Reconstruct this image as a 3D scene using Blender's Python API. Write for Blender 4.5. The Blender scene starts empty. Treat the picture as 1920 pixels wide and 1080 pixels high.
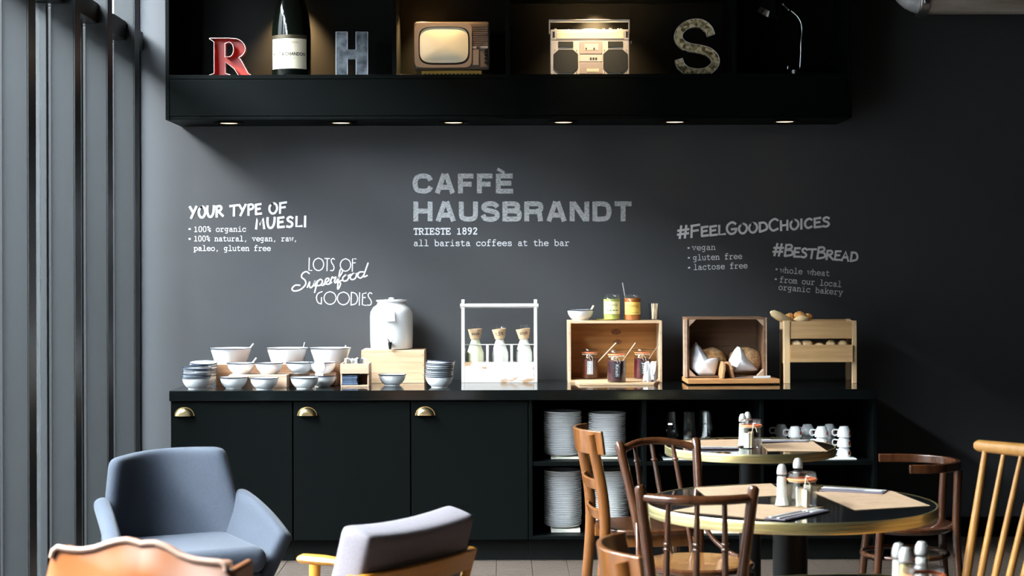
import bpy, bmesh, math, random
from mathutils import Vector, Matrix, Euler
random.seed(7)
R = math.radians
PI = math.pi
scene = bpy.context.scene
COL = scene.collection
F = 3250.0          # focal length in pixels of a 1920 wide frame
CAMZ = 1.5
ROLL = 0.0027
# ---------------------------------------------------------------- camera
cd = bpy.data.cameras.new('camera')
cam = bpy.data.objects.new('camera', cd)
COL.objects.link(cam)
cam.location = (0, 0, CAMZ)
cam.rotation_euler = (Matrix.Rotation(PI/2, 4, 'X') @ Matrix.Rotation(-ROLL, 4, 'Z')).to_euler()
cd.sensor_width = 36.0
cd.lens = F/1920*36.0
cd.shift_x = 15/1920
cd.shift_y = -40/1920
cd.clip_start = 0.05
cd.dof.use_dof = True
cd.dof.focus_distance = 8.9
cd.dof.aperture_fstop = 6.0
scene.camera = cam
# ---------------------------------------------------------------- world, daylight, exposure
world = bpy.data.worlds.new('sky')
scene.world = world
world.use_nodes = True
bg = world.node_tree.nodes['Background']
bg.inputs[0].default_value = (0.80, 0.89, 1.0, 1)
bg.inputs[1].default_value = 27.0
scene.view_settings.view_transform = 'Standard'
scene.view_settings.look = 'None'
scene.view_settings.exposure = 1.9
scene.view_settings.gamma = 1.0
scene.view_settings.use_curve_mapping = False
sun = bpy.data.lights.new('hazy_sun', 'SUN'); sun.energy = 7.0; sun.angle = R(24); sun.color = (1.0, .985, .97)
so_ = bpy.data.objects.new('hazy_sun', sun); COL.objects.link(so_); so_.location = (-6, 4, 6)
so_.rotation_euler = Vector((1, .40, -.82)).to_track_quat('-Z', 'Y').to_euler()
WIN_Y0, WIN_Y1 = 2.3, 9.57
def portal(y0, y1, z0, z1):
    l = bpy.data.lights.new('window_portal', 'AREA')
    l.shape = 'RECTANGLE'; l.size = y1-y0; l.size_y = z1-z0
    l.cycles.is_portal = True
    o = bpy.data.objects.new('window_portal', l); COL.objects.link(o)
    o.location = (-2.12, (y0+y1)/2, (z0+z1)/2)
    o.rotation_euler = Matrix(((0,0,-1),(-1,0,0),(0,1,0))).to_euler()
portal(WIN_Y0, WIN_Y1, 0.05, 3.5)
def spot(x, y, z, tx, ty, tz, energy, size=70, blend=.6, col=(1, .62, .28), rad=.02):
    l = bpy.data.lights.new('halogen_or_fill', 'SPOT'); l.energy = energy; l.color = col
    l.spot_size = R(size); l.spot_blend = blend; l.shadow_soft_size = rad
    o = bpy.data.objects.new('halogen_or_fill', l); COL.objects.link(o)
    o.location = (x, y, z)
    o.rotation_euler = Vector((tx-x, ty-y, tz-z)).to_track_quat('-Z', 'Y').to_euler()
    return o

# ---------------------------------------------------------------- projection helpers
def W(px, py, d):
    u = px - ROLL*(py-540); v = py + ROLL*(px-960)
    return Vector(((u-945)/F*d, d, CAMZ-(v-500)/F*d))
def XX(px, d): return (px-945)/F*d
def ZZ(py, d, px=960): return CAMZ-(py+ROLL*(px-960)-500)/F*d
def PL(px, py, z):
    v = py + ROLL*(px-960)
    d = (CAMZ-z)*F/(v-500)
    return W(px, py, d)
# ---------------------------------------------------------------- materials
MATS = {}
def pm(name, base, rough=.5, metal=0, spec=.5, c2=None, scale=(8, 8, 8), tex='noise', bump=0, bscale=60, coat=0, sheen=0, lo=.35, hi=.65, detail=4, emis=None, estr=0, sss=0):
    if name in MATS: return MATS[name]
    m = bpy.data.materials.new(name); m.use_nodes = True
    nt = m.node_tree; b = nt.nodes['Principled BSDF']
    b.inputs['Base Color'].default_value = (*base, 1)
    b.inputs['Roughness'].default_value = rough
    b.inputs['Metallic'].default_value = metal
    b.inputs['Specular IOR Level'].default_value = spec
    b.inputs['Coat Weight'].default_value = coat
    b.inputs['Coat Roughness'].default_value = .08
    if sheen:
        b.inputs['Sheen Weight'].default_value = sheen
    if emis:
        b.inputs['Emission Color'].default_value = (*emis, 1); b.inputs['Emission Strength'].default_value = estr
    tc = nt.nodes.new('ShaderNodeTexCoord')
    if c2:
        mp = nt.nodes.new('ShaderNodeMapping'); mp.inputs['Scale'].default_value = scale
        nt.links.new(tc.outputs['Object'], mp.inputs[0])
        if tex == 'voronoi':
            n = nt.nodes.new('ShaderNodeTexVoronoi'); n.inputs['Scale'].default_value = 1; out = n.outputs['Color']
        elif tex == 'wave':
            n = nt.nodes.new('ShaderNodeTexWave'); n.inputs['Scale'].default_value = 1
            n.inputs['Distortion'].default_value = 7; n.inputs['Detail'].default_value = 3; n.inputs['Detail Scale'].default_value = 1.2; out = n.outputs['Fac']
        else:
            n = nt.nodes.new('ShaderNodeTexNoise'); n.inputs['Scale'].default_value = 1; n.inputs['Detail'].default_value = detail; out = n.outputs['Fac']
        nt.links.new(mp.outputs[0], n.inputs['Vector'])
        rmp = nt.nodes.new('ShaderNodeValToRGB')
        rmp.color_ramp.elements[0].position = lo; rmp.color_ramp.elements[1].position = hi
        rmp.color_ramp.elements[0].color = (*base, 1); rmp.color_ramp.elements[1].color = (*c2, 1)
        nt.links.new(out, rmp.inputs[0])
        nt.links.new(rmp.outputs[0], b.inputs['Base Color'])
    if bump:
        n2 = nt.nodes.new('ShaderNodeTexNoise'); n2.inputs['Scale'].default_value = bscale; n2.inputs['Detail'].default_value = 3
        nt.links.new(tc.outputs['Object'], n2.inputs['Vector'])
        bp = nt.nodes.new('ShaderNodeBump'); bp.inputs['Strength'].default_value = bump; bp.inputs['Distance'].default_value = .005
        nt.links.new(n2.outputs['Fac'], bp.inputs['Height']); nt.links.new(bp.outputs[0], b.inputs['Normal'])
    MATS[name] = m
    return m
def glassy(name, tint=(1, 1, 1), refl=1.0, ior=1.45, rough=0.0):
    if name in MATS: return MATS[name]
    m = bpy.data.materials.new(name); m.use_nodes = True
    nt = m.node_tree; nt.nodes.clear()
    o = nt.nodes.new('ShaderNodeOutputMaterial'); mx = nt.nodes.new('ShaderNodeMixShader')
    t = nt.nodes.new('ShaderNodeBsdfTransparent'); t.inputs[0].default_value = (*tint, 1)
    g = nt.nodes.new('ShaderNodeBsdfGlossy'); g.inputs['Roughness'].default_value = rough
    f = nt.nodes.new('ShaderNodeLayerWeight'); f.inputs['Blend'].default_value = .5
    pw_ = nt.nodes.new('ShaderNodeMath'); pw_.operation = 'POWER'; pw_.inputs[1].default_value = 4.0
    nt.links.new(f.outputs['Facing'], pw_.inputs[0])
    k = nt.nodes.new('ShaderNodeMath'); k.operation = 'MULTIPLY_ADD'; k.inputs[1].default_value = .75; k.inputs[2].default_value = .04*refl; k.use_clamp = True
    nt.links.new(pw_.outputs[0], k.inputs[0]); nt.links.new(k.outputs[0], mx.inputs[0])
    nt.links.new(t.outputs[0], mx.inputs[1]); nt.links.new(g.outputs[0], mx.inputs[2]); nt.links.new(mx.outputs[0], o.inputs[0])
    MATS[name] = m
    return m
def emit(name, col, s):
    return pm(name, col, .4, emis=col, estr=s)
def wood(name, a, b, rough=.45, axis='x', s=1.0, coat=0, spec=.4, bump=.15):
    sc = {'x': (3*s, 40*s, 40*s), 'y': (40*s, 3*s, 40*s), 'z': (40*s, 40*s, 3*s)}[axis]
    return pm(name, a, rough, c2=b, scale=sc, lo=.3, hi=.7, coat=coat, spec=spec, bump=bump, bscale=80)

WALLC = pm('chalkboard_paint', (.033, .0335, .0365), .40, spec=.5, c2=(.037, .0375, .041), scale=(1.5, 1.5, 1.5), bump=.04, bscale=25)
BLK = pm('green_black_lacquer', (.0018, .0026, .0026), .45, spec=.05)
BLK2 = pm('green_black_interior', (.0035, .0038, .0035), .6, spec=.1)
TOPM = pm('black_counter_gloss', (.003, .004, .004), .10, spec=.5)
DKWALL = pm('dark_paint', (.02, .022, .024), .7)
CEILM = pm('dark_ceiling', (.015, .016, .018), .8)
STEEL = pm('grey_coated_steel', (.011, .0115, .0117), .45, spec=.22, c2=(.013, .0135, .014), scale=(3, 3, 1))
BLKST = pm('black_steel', (.0035, .0035, .004), .4, spec=.3)
WHITE = pm('white_enamel', (.70, .71, .72), .22, spec=.5, coat=.3)
NAVY = pm('navy_enamel', (.012, .018, .035), .25)
PORC = pm('white_porcelain', (.82, .82, .82), .18, spec=.5)
BRASS = pm('brass', (.92, .70, .38), .26, metal=1, c2=(.82, .60, .30), scale=(20, 20, 20))
GOLD = pm('polished_brass_band', (.90, .78, .42), .34, metal=1, bump=.08, bscale=18)
CHROME = pm('chrome', (.8, .8, .8), .15, metal=1)
PALECH = pm('satin_chrome', (.78, .77, .75), .28, metal=.55)
STEELM = pm('brushed_metal', (.55, .55, .56), .3, metal=1)
GLASS = glassy('clear_glass', (.97, .98, .98))
WGLASS = glassy('window_glass', (.93, .96, .95), .8)
PINE = wood('pale_pine', (.60, .42, .27), (.47, .30, .17), .5, 'x')
PINEZ = wood('pale_pine_upright', (.60, .44, .30), (.50, .34, .21), .5, 'z')
ORPINE = wood('orange_pine', (.50, .23, .065), (.34, .14, .035), .45, 'x')
DKCR = wood('weathered_crate', (.22, .115, .062), (.13, .065, .034), .6, 'x')
OLDW = wood('greyed_board', (.50, .34, .24), (.38, .25, .17), .6, 'x')
CHW = wood('chestnut_bentwood', (.20, .074, .018), (.11, .036, .009), .28, 'z', coat=.5)
CHW2 = wood('dark_walnut_stain', (.075, .025, .009), (.036, .012, .005), .25, 'z', coat=.5)
SEATW = wood('chair_seat_veneer', (.27, .12, .035), (.17, .065, .020), .25, 'x', coat=.6)
OAK = wood('golden_oak', (.36, .175, .045), (.27, .12, .028), .33, 'z', coat=.3)
TEAK = wood('honey_beech', (.52, .22, .025), (.42, .165, .015), .35, 'x', coat=.2)
PAPER = pm('kraft_placemat', (.36, .235, .145), .8, c2=(.29, .185, .11), scale=(30, 30, 30), lo=.45, hi=.8)
WPAPER = pm('white_paper', (.82, .82, .84), .8, bump=.25, bscale=12)
CHALK = pm('chalk_marker', (.64, .64, .65), .8)
CHALKG = pm('hatched_chalk', (.10, .10, .10), .9, c2=(.44, .44, .44), scale=(60, 60, 420), lo=.33, hi=.58, detail=6)
_b = WALLC.node_tree.nodes['Principled BSDF']; _b.inputs['IOR'].default_value = 1.5; _b.inputs['Roughness'].default_value = .6
[n for n in CHALKG.node_tree.nodes if n.type == 'MAPPING'][0].inputs['Rotation'].default_value = (0, R(38), 0)
# ---------------------------------------------------------------- mesh builder
class MB:
    def __init__(s): s.v = []; s.f = []; s.mi = []; s.cur = 0
    def add(s, vs, fs):
        n = len(s.v); s.v += [tuple(v) for v in vs]
        for f in fs: s.f.append([i+n for i in f]); s.mi.append(s.cur)
        return s
    def box(s, x0, x1, y0, y1, z0, z1, M=None):
        vs = [Vector((x, y, z)) for z in (z0, z1) for y in (y0, y1) for x in (x0, x1)]
        if M: vs = [M @ v for v in vs]
        return s.add(vs, [(0, 2, 3, 1), (4, 5, 7, 6), (0, 1, 5, 4), (2, 6, 7, 3), (0, 4, 6, 2), (1, 3, 7, 5)])
    def cbox(s, c, sz, M=None):
        return s.box(c[0]-sz[0]/2, c[0]+sz[0]/2, c[1]-sz[1]/2, c[1]+sz[1]/2, c[2]-sz[2]/2, c[2]+sz[2]/2, M)
    def lathe(s, prof, c=(0, 0, 0), seg=28, M=None, a0=0, a1=2*PI):
        full = abs(a1-a0-2*PI) < 1e-6
        n = seg if full else seg+1
        vs = []
        for r, z in prof:
            for i in range(n):
                a = a0+(a1-a0)*i/seg
                v = Vector((c[0]+r*math.cos(a), c[1]+r*math.sin(a), c[2]+z))
                vs.append(M @ v if M else v)
        fs = []
        for j in range(len(prof)-1):
            for i in range(seg):
                k = (i+1) % n
                fs.append((j*n+i, j*n+k, (j+1)*n+k, (j+1)*n+i))
        return s.add(vs, fs)
    def tube(s, pts, rad, seg=10, cap=True, flat=None):
        pts = [Vector(p) for p in pts]
        if not isinstance(rad, (list, tuple)): rad = [rad]*len(pts)
        n0 = None; vs = []; fs = []
        for i, p in enumerate(pts):
            t = (pts[min(i+1, len(pts)-1)]-pts[max(i-1, 0)]).normalized()
            if n0 is None:
                up = Vector((0, 0, 1)) if abs(t.z) < .9 else Vector((1, 0, 0))
                n0 = (up - t*up.dot(t)).normalized()
            else:
                n0 = (n0 - t*n0.dot(t)).normalized()
            b = t.cross(n0)
            for k in range(seg):
                a = 2*PI*k/seg
                fx, fy = (flat if flat else (1, 1))
                vs.append(p + (n0*math.cos(a)*fx + b*math.sin(a)*fy)*rad[i])
        for i in range(len(pts)-1):
            for k in range(seg):
                q = (k+1) % seg
                fs.append((i*seg+k, i*seg+q, (i+1)*seg+q, (i+1)*seg+k))
        if cap:
            fs.append(tuple(range(seg))[::-1]); m = (len(pts)-1)*seg; fs.append(tuple(range(m, m+seg)))
        return s.add(vs, fs)
    def prism(s, poly, y0, y1, M=None):      # poly in XZ, extruded in Y
        n = len(poly)
        vs = [Vector((x, y0, z)) for x, z in poly]+[Vector((x, y1, z)) for x, z in poly]
        if M: vs = [M @ v for v in vs]
        fs = [tuple(range(n)), tuple(range(2*n-1, n-1, -1))]
        for i in range(n): fs.append((i, i+n, (i+1) % n+n, (i+1) % n))
        return s.add(vs, fs)
    def hprism(s, poly, z0, z1):             # poly in XY
        n = len(poly)
        vs = [(x, y, z0) for x, y in poly]+[(x, y, z1) for x, y in poly]
        fs = [tuple(range(n))[::-1], tuple(range(n, 2*n))]
        for i in range(n): fs.append((i, (i+1) % n, (i+1) % n+n, i+n))
        return s.add(vs, fs)
    def ball(s, c, r, seg=14, rings=8, sc=(1, 1, 1), M=None):
        prof = [(max(1e-5, math.cos(-PI/2+PI*i/rings))*r, math.sin(-PI/2+PI*i/rings)*r) for i in range(rings+1)]
        T = Matrix.Translation(c) @ Matrix.Diagonal((*sc, 1))
        if M: T = M @ T
        return s.lathe(prof, (0, 0, 0), seg, T)
    def shell(s, fn, nu, nv, th):            # closed curved panel; fn(u,v), u,v in 0..1
        P = [[Vector(fn(i/nu, j/nv)) for i in range(nu+1)] for j in range(nv+1)]
        def nrm(i, j):
            a = P[j][min(i+1, nu)]-P[j][max(i-1, 0)]; b = P[min(j+1, nv)][i]-P[max(j-1, 0)][i]
            return a.cross(b).normalized()
        A = [P[j][i]+nrm(i, j)*th/2 for j in range(nv+1) for i in range(nu+1)]
        B = [P[j][i]-nrm(i, j)*th/2 for j in range(nv+1) for i in range(nu+1)]
        w = nu+1; N = len(A); fs = []
        for j in range(nv):
            for i in range(nu):
                a = j*w+i
                fs.append((a, a+1, a+w+1, a+w)); fs.append((a+N, a+w+N, a+w+1+N, a+1+N))
        for i in range(nu):
            fs.append((i, i+N, i+1+N, i+1)); q = nv*w+i; fs.append((q, q+1, q+1+N, q+N))
        for j in range(nv):
            a = j*w; fs.append((a, a+w, a+w+N, a+N)); a = j*w+nu; fs.append((a, a+N, a+w+N, a+w))
        return s.add(A+B, fs)
    def build(s, name, mat, parent=None, smooth=False, bevel=0, bseg=2, subsurf=0, fix=True):
        me = bpy.data.meshes.new(name); me.from_pydata(s.v, [], s.f); me.update()
        ms = mat if isinstance(mat, (list, tuple)) else [mat]
        for m in ms: me.materials.append(m)
        if len(ms) > 1:
            for p, k in zip(me.polygons, s.mi): p.material_index = k
        if fix:
            bm = bmesh.new(); bm.from_mesh(me)
            bmesh.ops.remove_doubles(bm, verts=bm.verts, dist=1e-6)
            bmesh.ops.recalc_face_normals(bm, faces=bm.faces); bm.to_mesh(me); bm.free()
        if smooth:
            for p in me.polygons: p.use_smooth = True
            try: me.set_sharp_from_angle(angle=R(42))
            except Exception: pass
        o = bpy.data.objects.new(name, me); COL.objects.link(o)
        if parent: o.parent = parent
        if bevel:
            b = o.modifiers.new('bevel', 'BEVEL'); b.width = bevel; b.segments = bseg; b.limit_method = 'ANGLE'; b.angle_limit = R(35)
        if subsurf:
            b = o.modifiers.new('subsurf', 'SUBSURF'); b.levels = subsurf; b.render_levels = subsurf
            for p in me.polygons: p.use_smooth = True
        return o
def tag(o, label=None, cat=None, group=None, kind=None):
    if label: o['label'] = label
    if cat: o['category'] = cat
    if group: o['group'] = group
    if kind: o['kind'] = kind
    return o
def thing(name, label, cat, loc=(0, 0, 0), rz=0, group=None):
    o = bpy.data.objects.new(name, None); COL.objects.link(o)
    o.empty_display_size = .05
    o.location = loc; o.rotation_euler = (0, 0, rz)
    return tag(o, label, cat, group)
KIDS = {}
def dup(root, loc, rz=0, label=None, group=None, tilt=None):
    def cp(o, par):
        c = o.copy(); COL.objects.link(c)
        if par: c.parent = par
        for ch in kids_of(o): cp(ch, c)
        return c
    r = cp(root, None)
    r.location = loc; r.rotation_euler = tilt if tilt else (0, 0, rz)
    if label: r['label'] = label
    if group: r['group'] = group
    return r
def kids_of(o):
    if o.name not in KIDS: KIDS[o.name] = list(o.children)
    return KIDS[o.name]
def struct(name, mb, mat, parent=None, **k):
    o = mb.build(name, mat, parent, **k)
    if not parent: o['kind'] = 'structure'
    return o
def circ(n, r, cx=0, cy=0, a0=0): return [(cx+r*math.cos(a0+2*PI*i/n), cy+r*math.sin(a0+2*PI*i/n)) for i in range(n)]
def smoothp(pts, k=6):
    pts = [Vector(p) for p in pts]; out = []
    for i in range(len(pts)-1):
        p0 = pts[max(i-1, 0)]; p1 = pts[i]; p2 = pts[i+1]; p3 = pts[min(i+2, len(pts)-1)]
        for j in range(k):
            t = j/k
            out.append(.5*((2*p1)+(p2-p0)*t+(2*p0-5*p1+4*p2-p3)*t*t+(3*p1-p0-3*p2+p3)*t**3))
    out.append(pts[-1]); return out
def fill2d(loops, depth):
    cu = bpy.data.curves.new('tmp', 'CURVE'); cu.dimensions = '2D'; cu.fill_mode = 'BOTH'; cu.extrude = depth/2
    for lp in loops:
        sp = cu.splines.new('POLY'); sp.points.add(len(lp)-1)
        for i, p in enumerate(lp): sp.points[i].co = (p[0], p[1], 0, 1)
        sp.use_cyclic_u = True
    o = bpy.data.objects.new('tmp', cu); COL.objects.link(o)
    dg = bpy.context.evaluated_depsgraph_get(); dg.update()
    me = bpy.data.meshes.new_from_object(o.evaluated_get(dg))
    COL.objects.unlink(o); bpy.data.objects.remove(o); bpy.data.curves.remove(cu)
    return me
def text_verts(body, offset=0.0, space=1.0):
    cu = bpy.data.curves.new('tmp', 'FONT'); cu.body = body; cu.offset = offset; cu.space_character = space
    cu.fill_mode = 'FRONT'; cu.resolution_u = 4
    o = bpy.data.objects.new('tmp', cu); COL.objects.link(o)
    dg = bpy.context.evaluated_depsgraph_get(); dg.update()
    me = bpy.data.meshes.new_from_object(o.evaluated_get(dg))
    vs = [v.co.copy() for v in me.vertices]; fs = [tuple(p.vertices) for p in me.polygons]
    COL.objects.unlink(o); bpy.data.objects.remove(o); bpy.data.curves.remove(cu); bpy.data.meshes.remove(me)
    x0 = min(v.x for v in vs); x1 = max(v.x for v in vs); y0 = min(v.y for v in vs); y1 = max(v.y for v in vs)
    return [((v.x-x0)/(x1-x0), (v.y-y0)/(y1-y0)) for v in vs], fs
def text_on(name, body, fn, mat, parent, offset=0.0, space=1.0):
    """fn(u,v) -> point; u,v in 0..1 over the text's bounding box"""
    vs, fs = text_verts(body, offset, space)
    mb = MB(); mb.add([fn(u, v) for u, v in vs], fs)
    return mb.build(name, mat, parent, fix=False)
# ================================================================ THE ROOM
YW = 9.60           # back wall
XL = -2.02          # left wall line
wall_back = struct('wall_back', MB().box(XL-.1, 4.5, YW, YW+.15, 0, 3.6), WALLC)
ceiling = struct('ceiling', MB().box(XL-.2, 4.65, -3.1, YW+.15, 3.6, 3.75), CEILM)
wall_right = struct('wall_right', MB().box(4.5, 4.65, -3, YW, 0, 3.6), DKWALL)
wall_rear = struct('wall_rear', MB().box(XL-.2, 4.65, -3.15, -3, 0, 3.6), DKWALL)
wall_left = struct('wall_left', MB().box(XL-.17, XL, -3, WIN_Y0, 0, 3.6), DKWALL)
floor = struct('floor', MB().box(XL-.2, 4.65, -3, YW+.15, -.12, -.012), pm('floor_underlay', (.02, .016, .014), .8))
# floor planks (cerused oak)
def plankmat():
    m = pm('cerused_oak_plank', (.030, .021, .016), .45, c2=(.12, .092, .075), scale=(9, 1.6, 9), tex='wave', lo=.25, hi=.85, bump=.2, bscale=40)
    nt = m.node_tree
    info = nt.nodes.new('ShaderNodeObjectInfo'); mp = [n for n in nt.nodes if n.type == 'MAPPING'][0]
    sc = nt.nodes.new('ShaderNodeVectorMath'); sc.operation = 'SCALE'; sc.inputs[0].default_value = (31, 17, 5)
    nt.links.new(info.outputs['Random'], sc.inputs['Scale']); nt.links.new(sc.outputs[0], mp.inputs['Location'])
    w = [n for n in nt.nodes if n.type == 'TEX_WAVE'][0]; w.wave_type = 'RINGS'; w.inputs['Scale'].default_value = 5.0; w.inputs['Distortion'].default_value = 6
    return m
PLK = plankmat()
pw = .178
protos = {}
def plank(x, y0, y1):
    L = round(y1-y0, 2)
    if L not in protos:
        mb = MB().box(-pw/2+.0015, pw/2-.0015, 0, L-.003, -.012, 0)
        protos[L] = mb.build('plank', PLK, floor)
        o = protos[L]
    else:
        o = bpy.data.objects.new('plank', protos[L].data); COL.objects.link(o); o.parent = floor
    o.location = (x, y0, 0)
nx = int((4.4-XL)/pw)+1
for i in range(nx):
    x = XL+.02+pw*(i+.5)
    ys = [4.6+.2*((i*3) % 5), 6.6+.2*((i*7) % 5), 8.2+.2*((i*2) % 5), 9.6]
    for a, b in zip(ys[:-1], ys[1:]): plank(x, a, b)
    if ys[0] > 4.6: plank(x, 4.6, ys[0])
mb = MB()
for i in range(nx):
    x = XL+.02+pw*(i+.5)
    for j in range(4): mb.box(x-pw/2+.0015, x+pw/2-.0015, -3+1.9*j, -3+1.9*j+1.897, -.012, 0)
o = mb.build('plank_run', PLK, floor); o['kind'] = 'stuff'
struct('baseboard_back', MB().box(XX(1650, 9.2), 4.5, YW-.018, YW, 0, .11), BLK, bevel=.003)
# window wall: square steel posts with panes between them
posts_y = [7.10, 7.87, 8.52, 9.145]
yy = 7.10-.77
posts_y.insert(0, yy)
while posts_y[0] > WIN_Y0+.8: posts_y.insert(0, posts_y[0]-.76)
PX0, PX1 = -2.056, -1.950
for i, y in enumerate(posts_y):
    mb = MB()
    mb.box(PX0, PX1-.001, y, y+.105, 0, 3.6)
    struct('trim_%d' % (i+1), mb, STEEL, bevel=.002)
    # black inner flange and glazing bead
    MB().box(PX1-.001, PX1+.004, y+.001, y+.112, 0, 3.6).build('post_flange', BLKST, bpy.data.objects['trim_%d' % (i+1)])
ends = posts_y+[YW]
for i in range(len(posts_y)):
    a = posts_y[i]+.105; b = ends[i+1]
    if i == len(posts_y)-1: b = YW-.02
    w = bpy.data.objects.new('window_%d' % (i+1), None); last = i == len(posts_y)-1; COL.objects.link(w); w['kind'] = 'structure'
    w.location = (-2.08, a, 0)
    L = b-a
    MB().box(-.05, .02, 0, L, 0, .07).box(-.05, .02, 0, L, 3.5, 3.6).build('window_sill', BLKST, w, bevel=.003)
    MB().box(-.06, .09, 0, L, 2.70, 2.80).build('transom', BLKST, w, bevel=.004)
    MB().box(-.045, .015, L-(.010 if last else .035), L, .07, 2.70).box(-.045, .015, 0, .03, .07, 2.70).build('sash_stile', STEEL, w, bevel=.003)
    MB().box(-.018, -.012, .03, L-.035, .07, 2.70).build('lower_pane', WGLASS, w)
    MB().box(-.018, -.012, 0, L, 2.80, 3.5).build('upper_pane', WGLASS, w)
mb = MB().box(XL-.12, XL+.004, YW-.022, YW, 0, 3.6)
struct('trim_%d' % (len(posts_y)+1), mb, pm('corner_plaster', (.30, .31, .32), .6), bevel=.003)
# outdoors
struct('pavement', MB().box(-40, XL-.2, -25, 40, -.15, -.02), pm('pale_pavement', (.05, .05, .049), .8, c2=(.04, .04, .039), scale=(3, 3, 3)))
fac = struct('facade', MB().box(-9, -2.30, 9.9, 10.2, -.02, 5.5), pm('pale_render', (.15, .16, .155), .7, c2=(.13, .14, .137), scale=(2, 2, .3)))
OPP = pm('blocker_stone', (.04, .038, .036), .8, c2=(.03, .029, .028), scale=(1, 1, 4))
opp = struct('skylight_blocker', MB().box(-16, -11, -30, 40, -.02, 8.4), OPP)  # unseen block added and sized to cut low sky light into the room
MB().box(-9, -2.30, 9.84, 9.9, 2.76, 2.79).build('facade_ledge', pm('ledge_white', (.8, .8, .8), .6), fac)

# ================================================================ WALL CABINET (upper)
YU = 9.17
su = F/YU
zsh = ZZ(139, YU); zfb = ZZ(219.5, YU); ztopc = 3.55
xa, xb = XX(311, YU), XX(1598, YU)
T = .02
uc = thing('wall_cabinet', 'long black wall cabinet of open display bays hung above the counter', 'cabinet', (0, 0, 0))
MB().box(xa, xa+T, YU, YW-.001, ZZ(223, YU), ztopc).build('side_panel', BLK, uc, bevel=.0015)
MB().box(xb-T, xb, YU, YW-.001, ZZ(223, YU), ztopc).build('side_panel', BLK, uc, bevel=.0015)
MB().box(xa+T, xb-T, YU+.004, YW-.001, ZZ(223, YU), ZZ(217, YU)).build('bottom_panel', BLK, uc, bevel=.0015)
MB().box(xa+T+.001, xb-T-.001, YU+.003, YU+.02, ZZ(216, YU), ZZ(147.5, YU)).build('fascia_board', BLK, uc, bevel=.0015)
MB().box(xa+T, xb-T, YU+.002, YW-.001, ZZ(146.5, YU), zsh).build('display_shelf', BLK, uc, bevel=.0015)
MB().box(xa+T, xb-T, YW-.012, YW-.002, zsh, ztopc).build('back_panel', BLK2, uc)
MB().box(xa, xb, YU, YW-.001, ztopc, ztopc+.03).build('top_panel', BLK, uc)
for px in (740.5, 953.5, 1379):
    x = XX(px, YU); MB().box(x-.011, x+.011, YU+.001, YW-.012, zsh, ztopc).build('divider', BLK, uc, bevel=.0015)
MB().box(XX(957, YU), XX(1375, YU), YU+.01, YW-.012, 2.955, 2.975).build('upper_shelf', BLK, uc, bevel=.001)
lens = emit('halogen_lens', (1.0, .72, .42), .9)
zb = ZZ(223, YU)
for px in (430, 640, 851, 1057, 1266, 1472):
    yl = 9.33; x = XX(px, yl)
    o = MB().lathe([(.058, .0), (.078, -.002), (.080, -.006), (.060, -.009), (.054, -.004), (.054, .0)], seg=28).build('spotlight', BLK, uc, smooth=True)
    o.location = (x, yl, zb)
    l = MB().lathe([(.0001, -.005), (.048, -.005), (.053, -.0025)], seg=24).build('lens', lens, o, smooth=True)
    spot(x, yl, zb-.02, x, yl+.05, 0, .2, 110, .8, (1, .68, .38), .03)

# ================================================================ LOWER CABINETS AND WORKTOP
YF = 8.80; ZC = .875
x0c, x1c = XX(316.5, 8.78), XX(1643, 8.78)
ct = MB().box(x0c, x1c, 8.78, YW-.001, .824, ZC).build('worktop', TOPM, bevel=.002)
tag(ct, 'continuous glossy black worktop along the back wall carrying the breakfast buffet', 'worktop')
zlow = ZZ(1012, YF)
def cab(pa, pb, lab):
    a, b = XX(pa, YF), XX(pb, YF)
    t = thing('base_cabinet', lab, 'cabinet', ((a+b)/2, YF, 0), group='black handled cupboards under the worktop')
    w = (b-a)/2
    MB().box(-w, w, .02, .78, zlow, .8235).build('cabinet_body', BLK, t)
    MB().box(-w, w, .06, .70, 0.001, zlow).build('plinth', BLK2, t)
    d = MB().box(-w+.003, w-.003, 0, .019, zlow, .818).build('door', BLK, t, bevel=.0015)
    # cup pull
    mb = MB(); hw = .047; c = Vector((-w+.026+hw, 0, ZZ(773, YF)))
    n = 12
    prof = []
    for j in range(6):
        q = j/5*PI/2
        prof.append((math.cos(q), math.sin(q)))
    rows = []
    for (cy_, s_) in prof:   # s_ : outward
        row = []
        for i in range(n+1):
            a_ = PI*i/n
            row.append(c+Vector((math.cos(a_)*hw*(.55+.45*cy_)*(1 if True else 1), -.026*s_-.001, math.sin(a_)*.042*(.5+.5*cy_)-.014)))
        rows.append(row)
    vs = [v for r_ in rows for v in r_]; fs = []
    for j in range(len(rows)-1):
        for i in range(n): fs.append((j*(n+1)+i, j*(n+1)+i+1, (j+1)*(n+1)+i+1, (j+1)*(n+1)+i))
    last = (len(rows)-1)*(n+1); fs.append(tuple(range(last, last+n+1)))
    mb.add(vs, fs)
    mb.tube([c+Vector((math.cos(PI*i/n)*(hw+.002), -.002, math.sin(PI*i/n)*.044-.015)) for i in range(n+1)], .0035, 6)
    mb.build('cup_handle', BRASS, d, smooth=True)
    return t
cab(318.5, 548, 'black cupboard under the worktop at the left end, beside the blue armchair')
cab(548.5, 769, 'black cupboard in the middle of the three with brass cup handles')
cab(769.5, 990, 'black cupboard next to the open plate shelves')
su_ = thing('shelf_unit', 'black open shelving under the worktop holding plates, glasses and cups', 'shelf unit', (0, 0, 0))
xs0, xs1 = XX(990.5, YF), XX(1649, YF)-.015
zmid = .509; zbot = .132
MB().box(xs0, xs0+.019, YF, 9.55, zlow, .823).build('side_panel', BLK, su_, bevel=.0015)
MB().box(xs1-.02, xs1, YF-.005, 9.55, 0.001, .823).build('side_panel', BLK, su_, bevel=.0015)
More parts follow.
